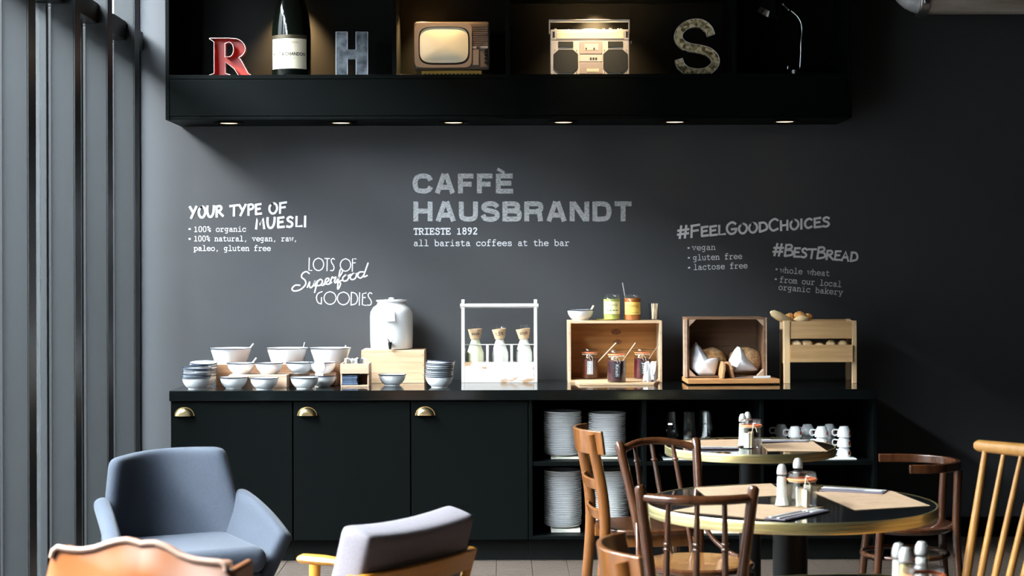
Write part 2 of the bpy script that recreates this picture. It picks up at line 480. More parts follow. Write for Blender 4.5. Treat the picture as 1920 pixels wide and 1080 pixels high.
for px in (1208, 1428):
    x = XX(px, YF); MB().box(x-.01, x+.01, YF+.003, 9.53, zbot, .823).build('divider', BLK, su_, bevel=.0015)
MB().box(xs0+.019, xs1-.02, YF, 9.54, zlow, zbot).build('bottom_shelf', BLK, su_, bevel=.0015)
for a, b in ((xs0+.02, XX(1208, YF)-.011), (XX(1208, YF)+.011, XX(1428, YF)-.011), (XX(1428, YF)+.011, xs1-.021)):
    MB().box(a, b, YF+.004, 9.53, zmid-.022, zmid).build('middle_shelf', BLK, su_, bevel=.0015)
MB().box(xs0+.02, xs1-.021, 9.53, 9.545, zlow, .823).build('back_panel', BLK2, su_)
MB().box(xs0, xs1-.02, YF+.06, YF+.09, 0.001, zlow).build('plinth', BLK2, su_)
mb = MB()
for i in range(14): mb.lathe([(.0001, 0), (.0028, 0)], (0, 0, 0), 8, Matrix.Translation((xs1-.0203, YF+.035, .2+i*.042)) @ Matrix.Rotation(-PI/2, 4, 'Y'))
mb.build('shelf_pin_hole', pm('bright_pin', (.5, .5, .5), .3, metal=1), su_)

# ================================================================ LETTERING ON THE WALL
TW = {'a': '~12,38 25,45 38,42 42,32|42,35 42,4 48,0 54,0|~42,24 25,26 12,19 10,9 16,1 28,-1 42,8', 'b': '4,70 12,70 12,0|~12,30 20,42 32,45 46,38 52,22 46,6 32,-1 20,2 12,12',
'c': '~48,36 38,44 26,45 12,36 8,22 14,6 28,-1 40,1 50,8|48,45 48,32', 'e': '8,23 52,23|~52,23 48,38 30,45 13,38 8,22 14,6 30,-1 42,1 52,6', 'f': '~50,66 40,71 28,68 24,55|24,58 24,0|10,0 42,0|10,44 46,44',
'g': '~42,30 34,43 22,45 10,36 8,24 14,10 26,7 36,12 42,24|54,45 42,45 42,-8|~42,-8 36,-19 22,-22 12,-19', 'h': '4,70 12,70 12,0|4,0 20,0|~12,30 22,42 34,45 43,38 45,28|45,28 45,0|37,0 53,0',
'i': '30,68 30,61|14,45 30,45 30,0|10,0 50,0', 'k': '4,70 14,70 14,0|6,0 22,0|46,45 14,16|26,27 46,0|38,45 54,45|38,0 54,0', 'l': '14,70 30,70 30,0|8,0 52,0',
'm': '2,45 8,45 8,0|2,0 14,0|~8,34 16,44 24,44 30,34|30,36 30,0|26,0 36,0|~30,34 38,44 46,44 52,34|52,34 52,0|48,0 60,0', 'n': '4,45 13,45 13,0|5,0 21,0|~13,30 23,42 34,45 43,38 45,28|45,28 45,0|37,0 54,0',
'o': '~30,45 14,39 8,22 14,5 30,-1 46,5 52,22 46,39 30,45', 'p': '4,45 12,45 12,-20|4,-20 22,-20|~12,30 20,42 32,45 46,38 52,22 46,6 32,-1 20,2 12,12', 'r': '8,45 20,45 20,0|8,0 38,0|~20,28 30,40 42,45 52,40',
's': '~46,36 38,43 26,45 14,40 14,28 28,23 44,19 49,10 42,1 28,-1 12,6|46,44 46,34|12,10 12,0', 't': '22,60 22,12|~22,12 26,1 38,-1 50,5|8,45 46,45', 'u': '4,45 12,45 12,14|~12,16 16,3 26,-1 38,3 46,14|38,45 46,45 46,0 54,0',
'v': '12,45 30,0 48,45|4,45 22,45|38,45 56,45', 'w': '8,45 18,0 30,36 42,0 52,45|2,45 16,45|44,45 58,45', 'y': '10,45 30,4|50,45 26,-20|14,-20 32,-20|2,45 20,45|40,45 58,45', ',': '32,6 24,-12',
'%': '~20,68 12,66 10,58 14,51 22,51 28,58 26,66 20,68|12,22 50,46|~42,20 34,16 32,8 38,1 46,2 50,10 48,18 42,20', '1': '14,58 30,68 30,0|12,0 48,0', '0': '~30,69 16,62 10,35 16,6 30,-1 44,6 50,35 44,62 30,69',
'8': '~30,69 16,64 14,52 22,42 30,37 44,30 48,16 42,3 30,-1 18,3 12,16 16,30 30,37 40,43 46,54 42,65 30,69', '9': '~46,48 38,36 26,34 14,42 12,56 20,67 32,69 44,62 47,46 42,20 30,2 16,0', '2': '~13,56 18,66 30,69 42,64 46,52 38,38 12,2|12,0 48,0 48,8',
'T': '30,66 30,0|18,0 42,0|6,54 6,66 54,66 54,54', 'R': '10,66 10,0|2,0 22,0|4,66 32,66|~32,66 46,60 46,42 32,34|32,34 10,34|30,34 48,0 56,0', 'I': '10,66 50,66|30,66 30,0|10,0 50,0', 'E': '12,66 12,0|4,66 50,66 50,54|12,34 36,34|36,42 36,26|4,0 52,0 52,13',
'S': '~46,54 40,64 28,68 14,61 14,46 30,37 46,30 48,14 40,2 26,-2 12,9|46,67 46,52|12,16 12,0'}
MK = {'Y': (70, '5,100 32,52|70,100 12,0'), 'O': (75, '~40,95 12,70 8,30 25,3 50,5 72,40 68,80 45,97 30,88'), 'U': (72, '~8,98 5,50 15,10 38,3 58,25 68,60 72,98'), 'R': (72, '12,95 8,0|~12,90 45,95 60,80 50,58 14,48|26,50 72,5'),
'T': (74, '0,92 78,98|42,95 34,0'), 'P': (62, '14,95 8,0|~10,93 45,98 62,80 50,58 14,50'), 'E': (62, '12,93 8,5|10,92 62,97|10,50 52,55|8,5 62,8'), 'F': (62, '14,93 6,0|10,92 66,98|12,50 54,54'), 'M': (85, '5,0 20,95 42,35 70,95 78,0'),
'S': (62, '~60,85 40,98 15,85 20,62 45,48 55,25 35,5 5,10'), 'L': (56, '14,98 8,6 58,8'), 'I': (26, '16,98 10,0'), '#': (76, '28,98 12,0|62,98 46,0|4,62 76,68|0,30 72,36'), 'G': (74, '~68,82 45,97 15,75 8,35 28,4 58,10 70,38|72,42 38,40'),
'D': (72, '14,95 8,3|~8,92 50,92 70,60 62,22 8,3'), 'C': (68, '~66,84 45,97 15,75 8,35 28,4 62,16'), 'H': (72, '12,97 8,0|66,97 60,0|10,48 64,52'), 'B': (66, '14,95 8,3|~12,93 50,96 56,72 16,54|~16,54 60,50 62,18 8,3'), 'A': (76, '4,0 38,97 70,0|18,36 62,38')}
DC = {'L': (36, '6,100 6,0 34,0'), 'O': (104, '~52,100 17,85 2,50 17,15 52,0 87,15 102,50 87,85 52,100'), 'T': (46, '0,98 46,98|23,98 23,0'), 'S': (40, '~38,92 24,100 8,88 12,66 28,46 36,24 26,4 2,3'), 'F': (40, '6,0 6,100 40,100|6,66 34,70'),
'G': (58, '~50,98 16,82 4,48 18,12 46,2|46,2 46,52'), 'D': (62, '6,0 6,100|~6,100 44,88 60,50 44,12 6,0'), 'I': (16, '6,98 6,0'), 'E': (40, '38,98 8,90 8,4 40,0|8,60 32,62')}
SC = {'S': (95, '~104,118 88,138 66,128 60,100 78,72 80,36 50,4 14,2 2,24 22,46 48,38'), 'u': (52, '~0,10 16,52 12,20 20,2 36,18 46,52 42,14 54,6'), 'p': (54, '~0,6 16,52 -6,-42|~14,38 30,54 42,34 30,8 12,8|~30,8 44,2 56,10'), 'e': (42, '~0,12 28,30 30,48 16,48 8,20 24,2 46,12'),
'r': (40, '~0,10 14,52 22,44 36,46 26,20 30,2 44,10'), 'f': (40, '~0,8 36,70 40,96 26,90 8,-40 16,-44 26,-10 16,4 40,14'), 'o': (50, '~24,50 6,30 10,4 30,4 40,30 24,50 34,40 54,44'), 'd': (56, '~38,44 14,48 4,20 20,0 40,22|~66,108 40,22 40,4 58,10')}
def strokes(spec):
    out = []
    for part in spec.split('|'):
        sm = part.startswith('~')
        pts = [tuple(float(c) for c in q.split(',')) for q in part.lstrip('~').split()]
        if sm: pts = [tuple(v)[:2] for v in smoothp([(a, b, 0) for a, b in pts], 5)]
        out.append(pts)
    return out
YT = YW-.0012
LAY = [0]
def ribbon(mb, pts, w, ext=.3):
    """pixel-sized stroke laid on the plane of the back wall"""
    LAY[0] += 1
    n = len(pts); L = []; Rr = []
    for i, p in enumerate(pts):
        a = Vector(pts[max(i-1, 0)]); b = Vector(pts[min(i+1, n-1)]); t = (b-a)
        if t.length < 1e-6: t = Vector((1, 0))
        t.normalize(); nn = Vector((-t.y, t.x))*w/2; q = Vector(p)
        if i == 0: q = q-t*w*ext
        if i == n-1: q = q+t*w*ext
        L.append(q+nn); Rr.append(q-nn)
    yo = YT-.00002*(LAY[0] % 20)
    vs = [W(v.x, v.y, yo) for v in L+Rr]
    mb.add(vs, [(i, i+1, i+1+n, i+n) for i in range(n-1)])
def write(mb, text, x0, y0, x1, y1, h, w, table, shear=0, small=1.0, smallset='', mono=None, gap=14):
    """baseline from (x0,y0) to (x1,y1) in photo pixels, glyph height h px"""
    if mono: tot = mono*len(text)
    else:
        tot = 0
        for ch in text: tot += (45 if ch == ' ' else table[ch.upper() if table is not SC else ch][0]*(small if ch.islower() and table is not SC else 1)+gap)
        tot -= gap
    dx, dy = x1-x0, y1-y0; ln = math.hypot(dx, dy); ex = Vector((dx, dy))/ln; ey = Vector((ex.y, -ex.x))
    kx = ln/tot; ky = h/100; cur = 0
    for ch in text:
        if ch == ' ': cur += mono if mono else 45; continue
        if table is TW: spec = TW[ch]; wd = mono; s = 1
        elif table is SC: wd, spec = SC[ch]; s = 1
        else: wd, spec = table[ch.upper()]; s = small if ch.islower() else 1
        for st in strokes(spec):
            pts = []
            for a, b in st:
                p = Vector((x0, y0))+ex*((cur+(a+shear*b)*s)*kx)+ey*(b*s*ky); pts.append((p.x, p.y))
            ribbon(mb, pts, w)
        cur += wd*(s if not mono else 1)+(0 if mono else gap)
def lettering(mb, label, mat=CHALK, name='wall_lettering'):
    o = mb.build(name, mat, wall_back, fix=False); o['label'] = label; return o
mb = MB(); write(mb, 'YOUR', 356, 409, 418, 406, 21, 4.2, MK); write(mb, 'TYPE', 432, 405, 490, 402, 20, 4.0, MK); write(mb, 'OF', 504, 401, 537, 399, 20, 4.0, MK); write(mb, 'MUESLI', 479, 429, 575, 425, 20, 4.2, MK, gap=20)
lettering(mb, 'white marker heading YOUR TYPE OF MUESLI')
mb = MB(); write(mb, '100% organic', 363, 434.5, 462, 434, 14, 1.25, TW, mono=60); write(mb, '100% natural, vegan, raw,', 363, 452, 558, 452, 14, 1.25, TW, mono=60); write(mb, 'paleo, gluten free', 363, 470, 508, 470, 14, 1.25, TW, mono=60)
for q in ((355.5, 429.5), (355.5, 448)): ribbon(mb, [(q[0]-1, q[1]), (q[0]+1, q[1])], 3)
lettering(mb, 'small white typewriter list under the muesli heading')
mb = MB(); write(mb, 'LOTS OF', 578, 507, 667, 509, 23.5, 1.7, DC, gap=8); write(mb, 'GOODIES', 592, 570, 697, 573, 24, 1.7, DC, gap=7)
write(mb, 'Superfood', 547, 547, 688, 519, 23, 2.5, SC, shear=.1, gap=-6)
lettering(mb, 'white lettering LOTS OF Superfood GOODIES in thin round and script letters')
def onwall(x0, x1, y0, y1): return lambda u, v: W(x0+(x1-x0)*u, y1+(y0-y1)*v, YT)
HV = {'C': (88, '~80,66 70,84 45,89 20,80 12,50 20,20 45,11 70,16 81,34'), 'A': (92, '12,0 42,100|50,100 80,0|22,31 70,31'), 'F': (74, '13,0 13,100|2,89 70,89|13,47 62,47'), 'E': (78, '13,0 13,100|13,89 76,89|13,52 70,52|13,11 78,11'),
'H': (88, '13,0 13,100|75,0 75,100|13,52 75,52'), 'U': (88, '13,100 13,40|~13,42 18,18 44,11 70,18 75,42|75,40 75,100'), 'S': (84, '~73,72 62,86 42,90 20,84 14,70 22,59 45,52 66,45 73,30 66,16 44,10 20,14 10,32'),
'B': (86, '13,0 13,100|13,89 45,89|~45,89 66,84 66,62 45,53|13,53 48,53|~48,53 74,46 72,16 48,11|13,11 48,11'), 'R': (88, '13,0 13,100|13,89 50,89|~50,89 72,84 72,58 50,49|13,49 50,49|~48,49 66,44 70,28 73,0'),
'N': (90, '13,0 13,100|18,96 72,4|77,0 77,100'), 'D': (88, '13,0 13,100|13,89 40,89|~40,89 66,82 75,50 66,18 40,11|13,11 40,11'), 'T': (78, '39,0 39,89|2,89 76,89')}
def heavy(word, x0, x1, y0, y1, label, accent=False):
    mb = MB(); LAY[0] = 0
    h = y1-y0; tot = sum(HV[c_][0] for c_ in word)+9*(len(word)-1); k_ = (x1-x0)/tot; cur = 0
    for ch in word:
        for st in strokes(HV[ch][1]):
            # straight vertical ends stay flush with cap height
            pts = [(x0+(cur+a_)*k_, y1-b_*h/100) for a_, b_ in st]
            ribbon(mb, pts, 9.2, ext=0)
        cur += HV[ch][0]+9
    if accent: ribbon(mb, [(934, 317.5), (944, 323.5)], 5.5)
    return lettering(mb, label, CHALKG)
heavy('CAFFE', 773, 962, 326, 362.5, 'grey chalk-hatched heading CAFFÈ above the counter', True)
heavy('HAUSBRANDT', 774, 1185, 378, 415, 'grey chalk-hatched heading HAUSBRANDT under CAFFÈ')
mb = MB(); write(mb, 'TRIESTE 1892', 775, 439.5, 896, 438.8, 16.5, 2.0, TW, mono=60); lettering(mb, 'white typewriter line TRIESTE 1892')
mb = MB(); write(mb, 'all barista coffees at the bar', 775, 461, 1068, 460.5, 16, 1.35, TW, mono=60); lettering(mb, 'small white typewriter line about barista coffees')
mb = MB(); write(mb, '#FeelGoodChoices', 1271, 447, 1556, 425, 23, 4.2, MK, small=.8, gap=8); lettering(mb, 'white marker heading #FEELGOODCHOICES')
mb = MB(); write(mb, '#BestBread', 1449, 479, 1607, 491, 23, 4.0, MK, small=.78, gap=8); lettering(mb, 'white marker heading #BESTBREAD')
mb = MB(); write(mb, 'vegan', 1297, 469.5, 1342, 468, 15, 1.3, TW, mono=60); write(mb, 'gluten free', 1299, 488, 1392, 485, 15, 1.3, TW, mono=60); write(mb, 'lactose free', 1300, 506, 1402, 502.5, 15, 1.3, TW, mono=60)
for q in ((1291, 465), (1291.5, 483.5), (1292, 502)): ribbon(mb, [(q[0]-1, q[1]), (q[0]+1, q[1])], 3)
lettering(mb, 'small white list under the good choices heading')
mb = MB(); write(mb, 'whole wheat', 1462, 511, 1556, 517.5, 15, 1.3, TW, mono=60); write(mb, 'from our local', 1461, 529, 1578, 538, 15, 1.3, TW, mono=60); write(mb, 'organic bakery', 1459, 543, 1580, 553, 15, 1.3, TW, mono=60)
for q in ((1456, 505), (1454.5, 523.5)): ribbon(mb, [(q[0]-1, q[1]), (q[0]+1, q[1])], 3)
lettering(mb, 'small white list under the bread heading')
# pipe, upper right
pr = thing('ventilation_pipe', 'galvanised pipe with an elbow and clamp under the ceiling at upper right', 'pipe', (0, 0, 0))
yp = 9.3; c = W(1735, -8, yp); Rr_ = .1
PIPE = pm('tarnished_steel', (.62, .55, .48), .35, metal=.45, c2=(.34, .27, .21), scale=(2, 14, 14))
ELB = pm('grey_pipe_insulation', (.60, .60, .60), .6, c2=(.33, .33, .34), scale=(12, 12, 12), bump=.2)
MB().tube([c, (4.49, c.y, c.z)], .1, 28).build('straight_run', PIPE, pr, smooth=True)
pts = [(c.x-Rr_*math.sin(a), c.y, c.z+Rr_*(1-math.cos(a))) for a in [PI/2*i/8 for i in range(9)]]
MB().tube(pts+[(c.x-Rr_, c.y, 3.598)], .1, 28).build('elbow', ELB, pr, smooth=True)
MB().tube([(c.x-.045, c.y, c.z), (c.x+.005, c.y, c.z)], .112, 28).box(c.x-.035, c.x-.005, c.y-.125, c.y-.1, c.z-.06, c.z-.02).build('pipe_clamp', STEELM, pr, smooth=True, bevel=.003)
# ================================================================ BUFFET ON THE WORKTOP
def at(px, d, z): return (XX(px, d), d, z)
def bowl_parts(root, r, h, base, mat=WHITE, rim=NAVY):
    p = [(.0001, .002), (base, .002), (base+.001, 0), (base*1.04, .004)]
    for i in range(1, 8):
        t = i/7; p.append((base+(r*.965-base)*math.sin(t*PI/2)**.9, .004+(h-.006)*t**1.25))
    p += [(r, h-.001), (r, h+.0005)]
    inner = [(a-.0018, b+.002) for a, b in p[3:-2]][::-1]
    p += [(r*.955, h-.001)]+inner+[(.0001, .006)]
    MB().lathe(p, seg=30).build('bowl_body', mat, root, smooth=True)
    MB().tube([(math.cos(a)*r, math.sin(a)*r, h-.001) for a in [2*PI*i/30 for i in range(31)]], .0026, 6, cap=False).build('rim', rim, root, smooth=True)
def bowl(label, px, d, z, group=None, r=.073, h=.058, base=.040, tilt=None):
    global BOWL
    if BOWL is None:
        BOWL = thing('enamel_bowl', label, 'bowl', at(px, d, z), 0, group); bowl_parts(BOWL, r, h, base); return BOWL
    b = dup(BOWL, at(px, d, z), 0, label, None, tilt)
    if group: b['group'] = group
    elif 'group' in b: del b['group']
    return b
BOWL = None
bowl('single white blue-rimmed enamel bowl, leftmost of the front row', 438, 8.96, ZC)
bowl('single white enamel bowl, second of the front row from the left', 495, 8.90, ZC)
bowl('white enamel bowl, front one of the overlapping pair before the riser', 570.5, 8.93, ZC)
bowl('white enamel bowl tucked behind the overlapping front bowl', 604, 9.08, ZC)
bowl('white enamel bowl standing alone in front of the big pine box', 735, 9.16, ZC)
def wtxt(px): return W(px, 0, 9)[0]
# risers
def openbox(name, label, pa, pb, y0, y1, z0, h, mats, cat='box', th=.009, group=None, open_front=False):
    yc = (y0+y1)/2; xa_, xb_ = XX(pa, y0), XX(pb, y0)
    t = thing(name, label, cat, ((xa_+xb_)/2, yc, z0), 0, group); w = (xb_-xa_)/2; dd = (y1-y0)/2
    g = .0008
    MB().box(-w+th, w-th, -dd+th, dd-th, 0.0005, th).build('bottom_board', mats, t, bevel=.001)
    if not open_front: MB().box(-w, w, -dd, -dd+th-g, 0, h-g).build('front_board', mats, t, bevel=.001)
    MB().box(-w, w, dd-th+g, dd, 0, h-g).build('back_board', mats, t, bevel=.001)
    MB().box(-w, -w+th-g, -dd+th, dd-th, 0, h-g).build('end_board', mats, t, bevel=.001)
    MB().box(w-th+g, w, -dd+th, dd-th, 0, h-g).build('end_board', mats, t, bevel=.001)
    return t, w, dd
def riser(name, label, pa, pb, y0, y1, z0, h, mat, sidemat=None):
    t, w, dd = openbox(name, label, pa, pb, y0, y1, z0, h-.010, mat)
    MB().box(-w, w, -dd, dd, h-.0105, h).build('top_board', mat, t, bevel=.001)
    return t
h1 = .066; h2 = .107; RISB = wood('brown_riser', (.24, .12, .06), (.16, .08, .04), .5, 'x')
riser('wooden_riser', 'low pale wooden box riser under the left middle bowls', 428, 537, 8.99, 9.19, ZC, h1, OLDW)
riser('wooden_riser', 'low pinkish wooden box riser behind the overlapping front bowls', 541, 628, 9.17, 9.215, ZC, h1, OLDW)
riser('wooden_riser', 'taller orange-brown wooden riser carrying the big bowls, left section', 404, 516, 9.225, 9.45, ZC, h2, RISB)
riser('wooden_riser', 'taller orange-brown wooden riser carrying the big bowls, right section', 517, 639, 9.225, 9.45, ZC, h2, RISB)
riser('wooden_riser', 'small dark low riser under the third middle bowl', 541, 629, 9.0+.105, 9.165, ZC, h1, DKCR)
bowl('white enamel bowl with a spoon on the low riser, leftmost of the middle row', 451.5, 9.09, ZC+h1)
mid2 = bowl('white enamel bowl of dark granola in the middle row', 504, 9.09, ZC+h1)
bowl('white enamel bowl in the middle row, below the third big bowl', 562, 9.135, ZC+h1)
bowl('pale enamel bowl at the right end of the middle row', 604, 9.14, ZC+h1, r=.073)
g = MB().lathe([(.0001, .046), (.04, .048), (.0655, .043), (.067, .041)], seg=24)
gran = g.build('granola', pm('granola', (.12, .06, .03), .8, c2=(.42, .26, .12), scale=(160, 160, 160), bump=1, bscale=160), None, smooth=True)
tag(gran, 'dark granola filling the second bowl of the middle row', 'cereal', kind='stuff'); gran.location = mid2.location
def big(label, px, d):
    global BIGB
    if BIGB is None:
        BIGB = thing('serving_bowl', label, 'bowl', at(px, d, ZC+h2)); 
        r, h, b = .113, .083, .080
        p = [(.0001, .002), (b, .002), (b+.002, 0), (b+.006, .006), (r-.004, h-.003), (r+.002, h-.001), (r+.002, h+.001), (r-.006, h-.001), (b+.002, .008), (.0001, .006)]
        MB().lathe(p, seg=36).build('bowl_body', WHITE, BIGB, smooth=True)
        MB().tube([(math.cos(a)*(r+.002), math.sin(a)*(r+.002), h) for a in [2*PI*i/36 for i in range(37)]], .0021, 6, cap=False).build('rim', NAVY, BIGB, smooth=True)
        return BIGB
    return dup(BIGB, at(px, d, ZC+h2), 0, label)
BIGB = None
big('large white enamel serving bowl, leftmost of three on the back riser', 432.5, 9.34)
big('large white enamel serving bowl, middle of three on the back riser', 538.5, 9.34)
big('large white enamel serving bowl, right one of three beside the sachet crate', 619, 9.34)
# nested stacks
def stack(px, d, n, dz, z0, lab, grp, lean=0, seed=1):
    rnd = random.Random(seed)
    for i in range(n):
        l = ('bottom bowl of the ' if i == 0 else 'top bowl of the ' if i == n-1 else 'nested white enamel bowl inside the ')+lab
        q = i/(n-1)
        b = bowl(l, px+lean*q+rnd.uniform(-1, 1), d+rnd.uniform(-.003, .003), z0+i*dz, grp if 0 < i < n-1 else None,
                 tilt=(0, -R(rnd.uniform(-1, 1)+(5 if i == n-1 else 1.5*q)), rnd.random()*6))
stack(368, 8.93, 8, .0082, ZC, 'front left stack of blue-rimmed bowls', 'nested bowls in the front left stack', 1, 3)
stack(380, 9.13, 9, .0085, ZC, 'rear left stack of blue-rimmed bowls', 'nested bowls in the rear left stack', 0, 4)
stack(822.5, 9.0, 9, .0100, ZC, 'tall stack of bowls right of the pine box', 'nested bowls in the stack right of the pine box', 2, 6)
def spoon(label, p0, p1, mat, bowl_r=.0, wr=.0032, name='spoon'):
    t = thing(name, label, 'spoon', p0)
    d = Vector(p1)-Vector(p0)
    MB().tube([(0, 0, 0), d*.5, d], [wr*.8, wr, wr*1.25], 8).build('handle', mat, t, smooth=True)
    if bowl_r:
        Mx = d.to_track_quat('Z', 'Y').to_matrix().to_4x4()
        MB().ball((0, 0, -bowl_r*1.0), bowl_r, 12, 6, (.75, .3, 1.1), Mx).build('spoon_bowl', mat, t, smooth=True)
    return t
SPW = pm('pale_spoon_wood', (.75, .60, .42), .6)
def sp(label, a, da, b, db, mat=STEELM, br=.012, wr=.0028): return spoon(label, W(a[0], a[1], da), W(b[0], b[1], db), mat, br, wr)
sp('silver spoon handle rising from the leftmost middle bowl', (470, 684), 9.09, (481, 671), 9.10, STEELM, .012, .004)
sp('thin dark spoon standing in the granola bowl', (508, 690), 9.09, (519, 669), 9.12, STEELM, .010, .002)
sp('metal spoon poking out of the leftmost big serving bowl', (462, 660), 9.34, (475, 645), 9.36, STEELM, .014, .003)
sp('metal spoon poking out of the middle big serving bowl', (566, 662), 9.34, (571, 642), 9.38, STEELM, .014, .002)
sp('metal spoon poking out of the right big serving bowl', (645, 662), 9.34, (648, 648), 9.38, STEELM, .014, .003)
# pale round lid leaning on the riser
t = thing('round_lid', 'cream round lid standing on edge at the right of the middle bowls', 'lid', at(598, 9.055, ZC+.0), 0)
MB().lathe([(.0001, -.004), (.032, -.004), (.034, 0), (.032, .004), (.0001, .004)], seg=30, M=Matrix.Translation((0, 0, .103)) @ Matrix.Rotation(PI/2, 4, 'X')).build('lid_disc', pm('cream_lid', (.34, .31, .29), .7), t, smooth=True)
MB().box(-.02, .02, -.006, .006, 0, .071).build('lid_foot', pm('cream_lid2', (.62, .56, .50), .6), t)
# sachet crates
t, w_, d_ = openbox('small_crate', 'small open-fronted crate holding dark blue napkins, under the sachet crate', 638, 691, 9.03, 9.21, ZC, .069, OLDW, 'crate', open_front=True)
t2, w_, d_ = openbox('small_crate', 'small crate filled with sachets, on top of the napkin crate', 637.5, 691, 9.03, 9.21, ZC+.0695, .053, OLDW, 'crate')
NAP = pm('dark_blue_napkin', (.035, .055, .10), .9, c2=(.06, .09, .15), scale=(60, 60, 60))
cx = XX(657, 9.1)
for i in range(5):
    o = MB().box(-.044, .044, -.065, .065, 0, .0098).build('folded_napkin', NAP, None, bevel=.003, bseg=2)
    tag(o, ['bottom', 'second from bottom', 'middle', 'second from top', 'top'][i]+' dark blue napkin of the pile in the small crate', 'napkin')
    o.location = (cx+random.uniform(-.003, .003), 9.105+random.uniform(-.003, .003), ZC+.0098+i*.0103); o.rotation_euler = (0, 0, random.uniform(-.05, .05))
rnd = random.Random(5)
SAC = [pm('sachet_white', (.75, .75, .74), .5), pm('sachet_black', (.02, .02, .02), .4), pm('sachet_grey', (.35, .34, .33), .5)]
for i in range(22):
    o = MB().box(-.011, .011, -.0022, .0022, 0, .042).build('sachet', SAC[rnd.choice((0, 1, 1, 2, 0))], None, bevel=.0012, bseg=1)
    col = {SAC[0]: 'white', SAC[1]: 'black', SAC[2]: 'grey'}[o.data.materials[0]]
    tag(o, col+' sugar sachet standing in the small crate', 'sachet', col+' sachets in the small crate')
    o.location = (XX(645+rnd.random()*38, 9.12), 9.055+rnd.random()*.13, ZC+.0695+.026+rnd.random()*.012)
    o.rotation_euler = (rnd.uniform(-.35, .35), rnd.uniform(-.6, .6), rnd.uniform(-.8, .8))
# pine box and dispenser
yb0, yb1 = 9.32, 9.57
hb = ZZ(656.7, yb0, 735)-ZC
xa_, xb_ = XX(677, yb0), XX(795, yb0)
t = thing('pine_box', 'big pale pine box turned upside down under the white drink dispenser', 'box', ((xa_+xb_)/2, (yb0+yb1)/2, ZC))
w = (xb_-xa_)/2; dd = (yb1-yb0)/2
bh = (hb-.012)/3
for k in range(3): MB().box(-w, w, -dd, -dd+.012, k*bh+.0006, (k+1)*bh).build('front_board', PINE, t, bevel=.001)
MB().box(-w, w, dd-.012, dd, 0, hb-.0125).build('back_board', PINE, t, bevel=.001)
for s in (-1, 1): MB().box(s*w-(.012 if s > 0 else 0), s*w+(.012 if s < 0 else 0), -dd+.0125, dd-.0125, 0, hb-.0125).build('end_board', PINE, t, bevel=.001)
MB().box(-w, w, -dd, dd, hb-.012, hb).build('top_board', PINE, t, bevel=.0015)
for sx in (-1, 1):
    for k in (.25, .55, .85):
        MB().ball((sx*(w-.008), -dd-.0003, hb*k), .0022, 8, 6).build('nail', BLKST, t, smooth=True)
yd = 9.45; zt = ZC+hb
t = thing('drink_dispenser', 'white ceramic drink dispenser with lid and tap on the big pine box', 'dispenser', at(734, yd, zt))
k = yd/F
def pr_(pts): return [(a*k, b*k) for a, b in pts]
MB().lathe(pr_([(.01, 0), (36, 0), (38.5, 1.5), (39.5, 5), (40.3, 25), (40.5, 62), (39.5, 70), (35, 78), (28, 83), (26.5, 86), (26.5, 90), (24, 90), (24, 84)]), seg=48).build('jar_body', pm('glazed_white_ceramic', (.72, .71, .70), .12, coat=.5), t, smooth=True)
MB().lathe(pr_([(.01, 89), (28.5, 89), (29, 90), (28.5, 92), (20, 93.2), (6, 93.6), (5.5, 95), (4.5, 96.5), (.01, 97)]), seg=36).build('lid', MATS['glazed_white_ceramic'], t, smooth=True)
def curl(u, v): 
    a = -PI/2-.34+.5*u
    rr = 40.5*k+.001+.020*(max(0, 1-v))**2
    return (rr*math.cos(a)+.004, rr*math.sin(a), (54+22*v)*k)
MB().shell(curl, 8, 6, .0008).build('paper_tag', WPAPER, t, smooth=True)
tp = MB().tube([(0, -39.5*k, 12*k), (0, -39.5*k-.030, 12*k)], .010, 12).build('tap', BLKST, t, smooth=True)
MB().tube([(0, -39.5*k-.026, 15*k), (0, -39.5*k-.028, 2*k)], [.011, .007], 12).build('spout', BLKST, tp, smooth=True)
MB().tube([(-.013, -39.5*k-.026, 21*k), (-.003, -39.5*k-.026, 14*k), (.003, -39.5*k-.026, 14*k), (.013, -39.5*k-.026, 21*k)], [.005, .006, .006, .005], 8).build('tap_lever', CHROME, tp, smooth=True)
# bottle carrier
yc0 = 9.34; s0 = yc0/F; dep = .135
DISTR = pm('distressed_white_paint', (.52, .49, .465), .55, c2=(.36, .22, .12), scale=(9, 9, 24), lo=.60, hi=.66, detail=3)
WPNT = pm('cream_white_paint', (.53, .505, .48), .5)
xc = XX(936, yc0); wc = (1007.5-865)/2*s0
t = thing('bottle_carrier', 'white painted wooden carrier with a round top handle holding three milk bottles', 'carrier', (xc, yc0+dep/2, ZC))
Hc = ZZ(561.5, yc0)-ZC; hp = ZZ(679, yc0)-ZC; dd = dep/2
for s in (-1, 1):
    MB().box(min(s*wc, s*(wc-6.5*s0)), max(s*wc, s*(wc-6.5*s0)), -dd+.0005, -dd+.022, 0, Hc).build('upright', WPNT, t, bevel=.002)
    MB().box(min(s*wc, s*(wc-6.5*s0)), max(s*wc, s*(wc-6.5*s0)), -dd+.0225, dd, 0, hp+.07).build('end_board', WPNT, t, bevel=.001)
MB().box(-wc+6.6*s0, wc-6.6*s0, -dd, -dd+.010, 0, hp).build('front_board', DISTR, t, bevel=.0015)
MB().box(-wc+6.6*s0, wc-6.6*s0, dd-.010, dd, 0, hp).build('back_board', DISTR, t, bevel=.0015)
MB().box(-wc+6.6*s0, wc-6.6*s0, -dd+.0105, dd-.0105, .001, .010).build('bottom_board', WPNT, t)
zh = ZZ(573.5, yc0)-ZC
MB().tube([(-wc-.006, -dd+.011, zh), (wc+.006, -dd+.011, zh)], .0125, 16).build('handle_bar', WPNT, t, smooth=True)
zr = ZZ(646.5, yc0)-ZC
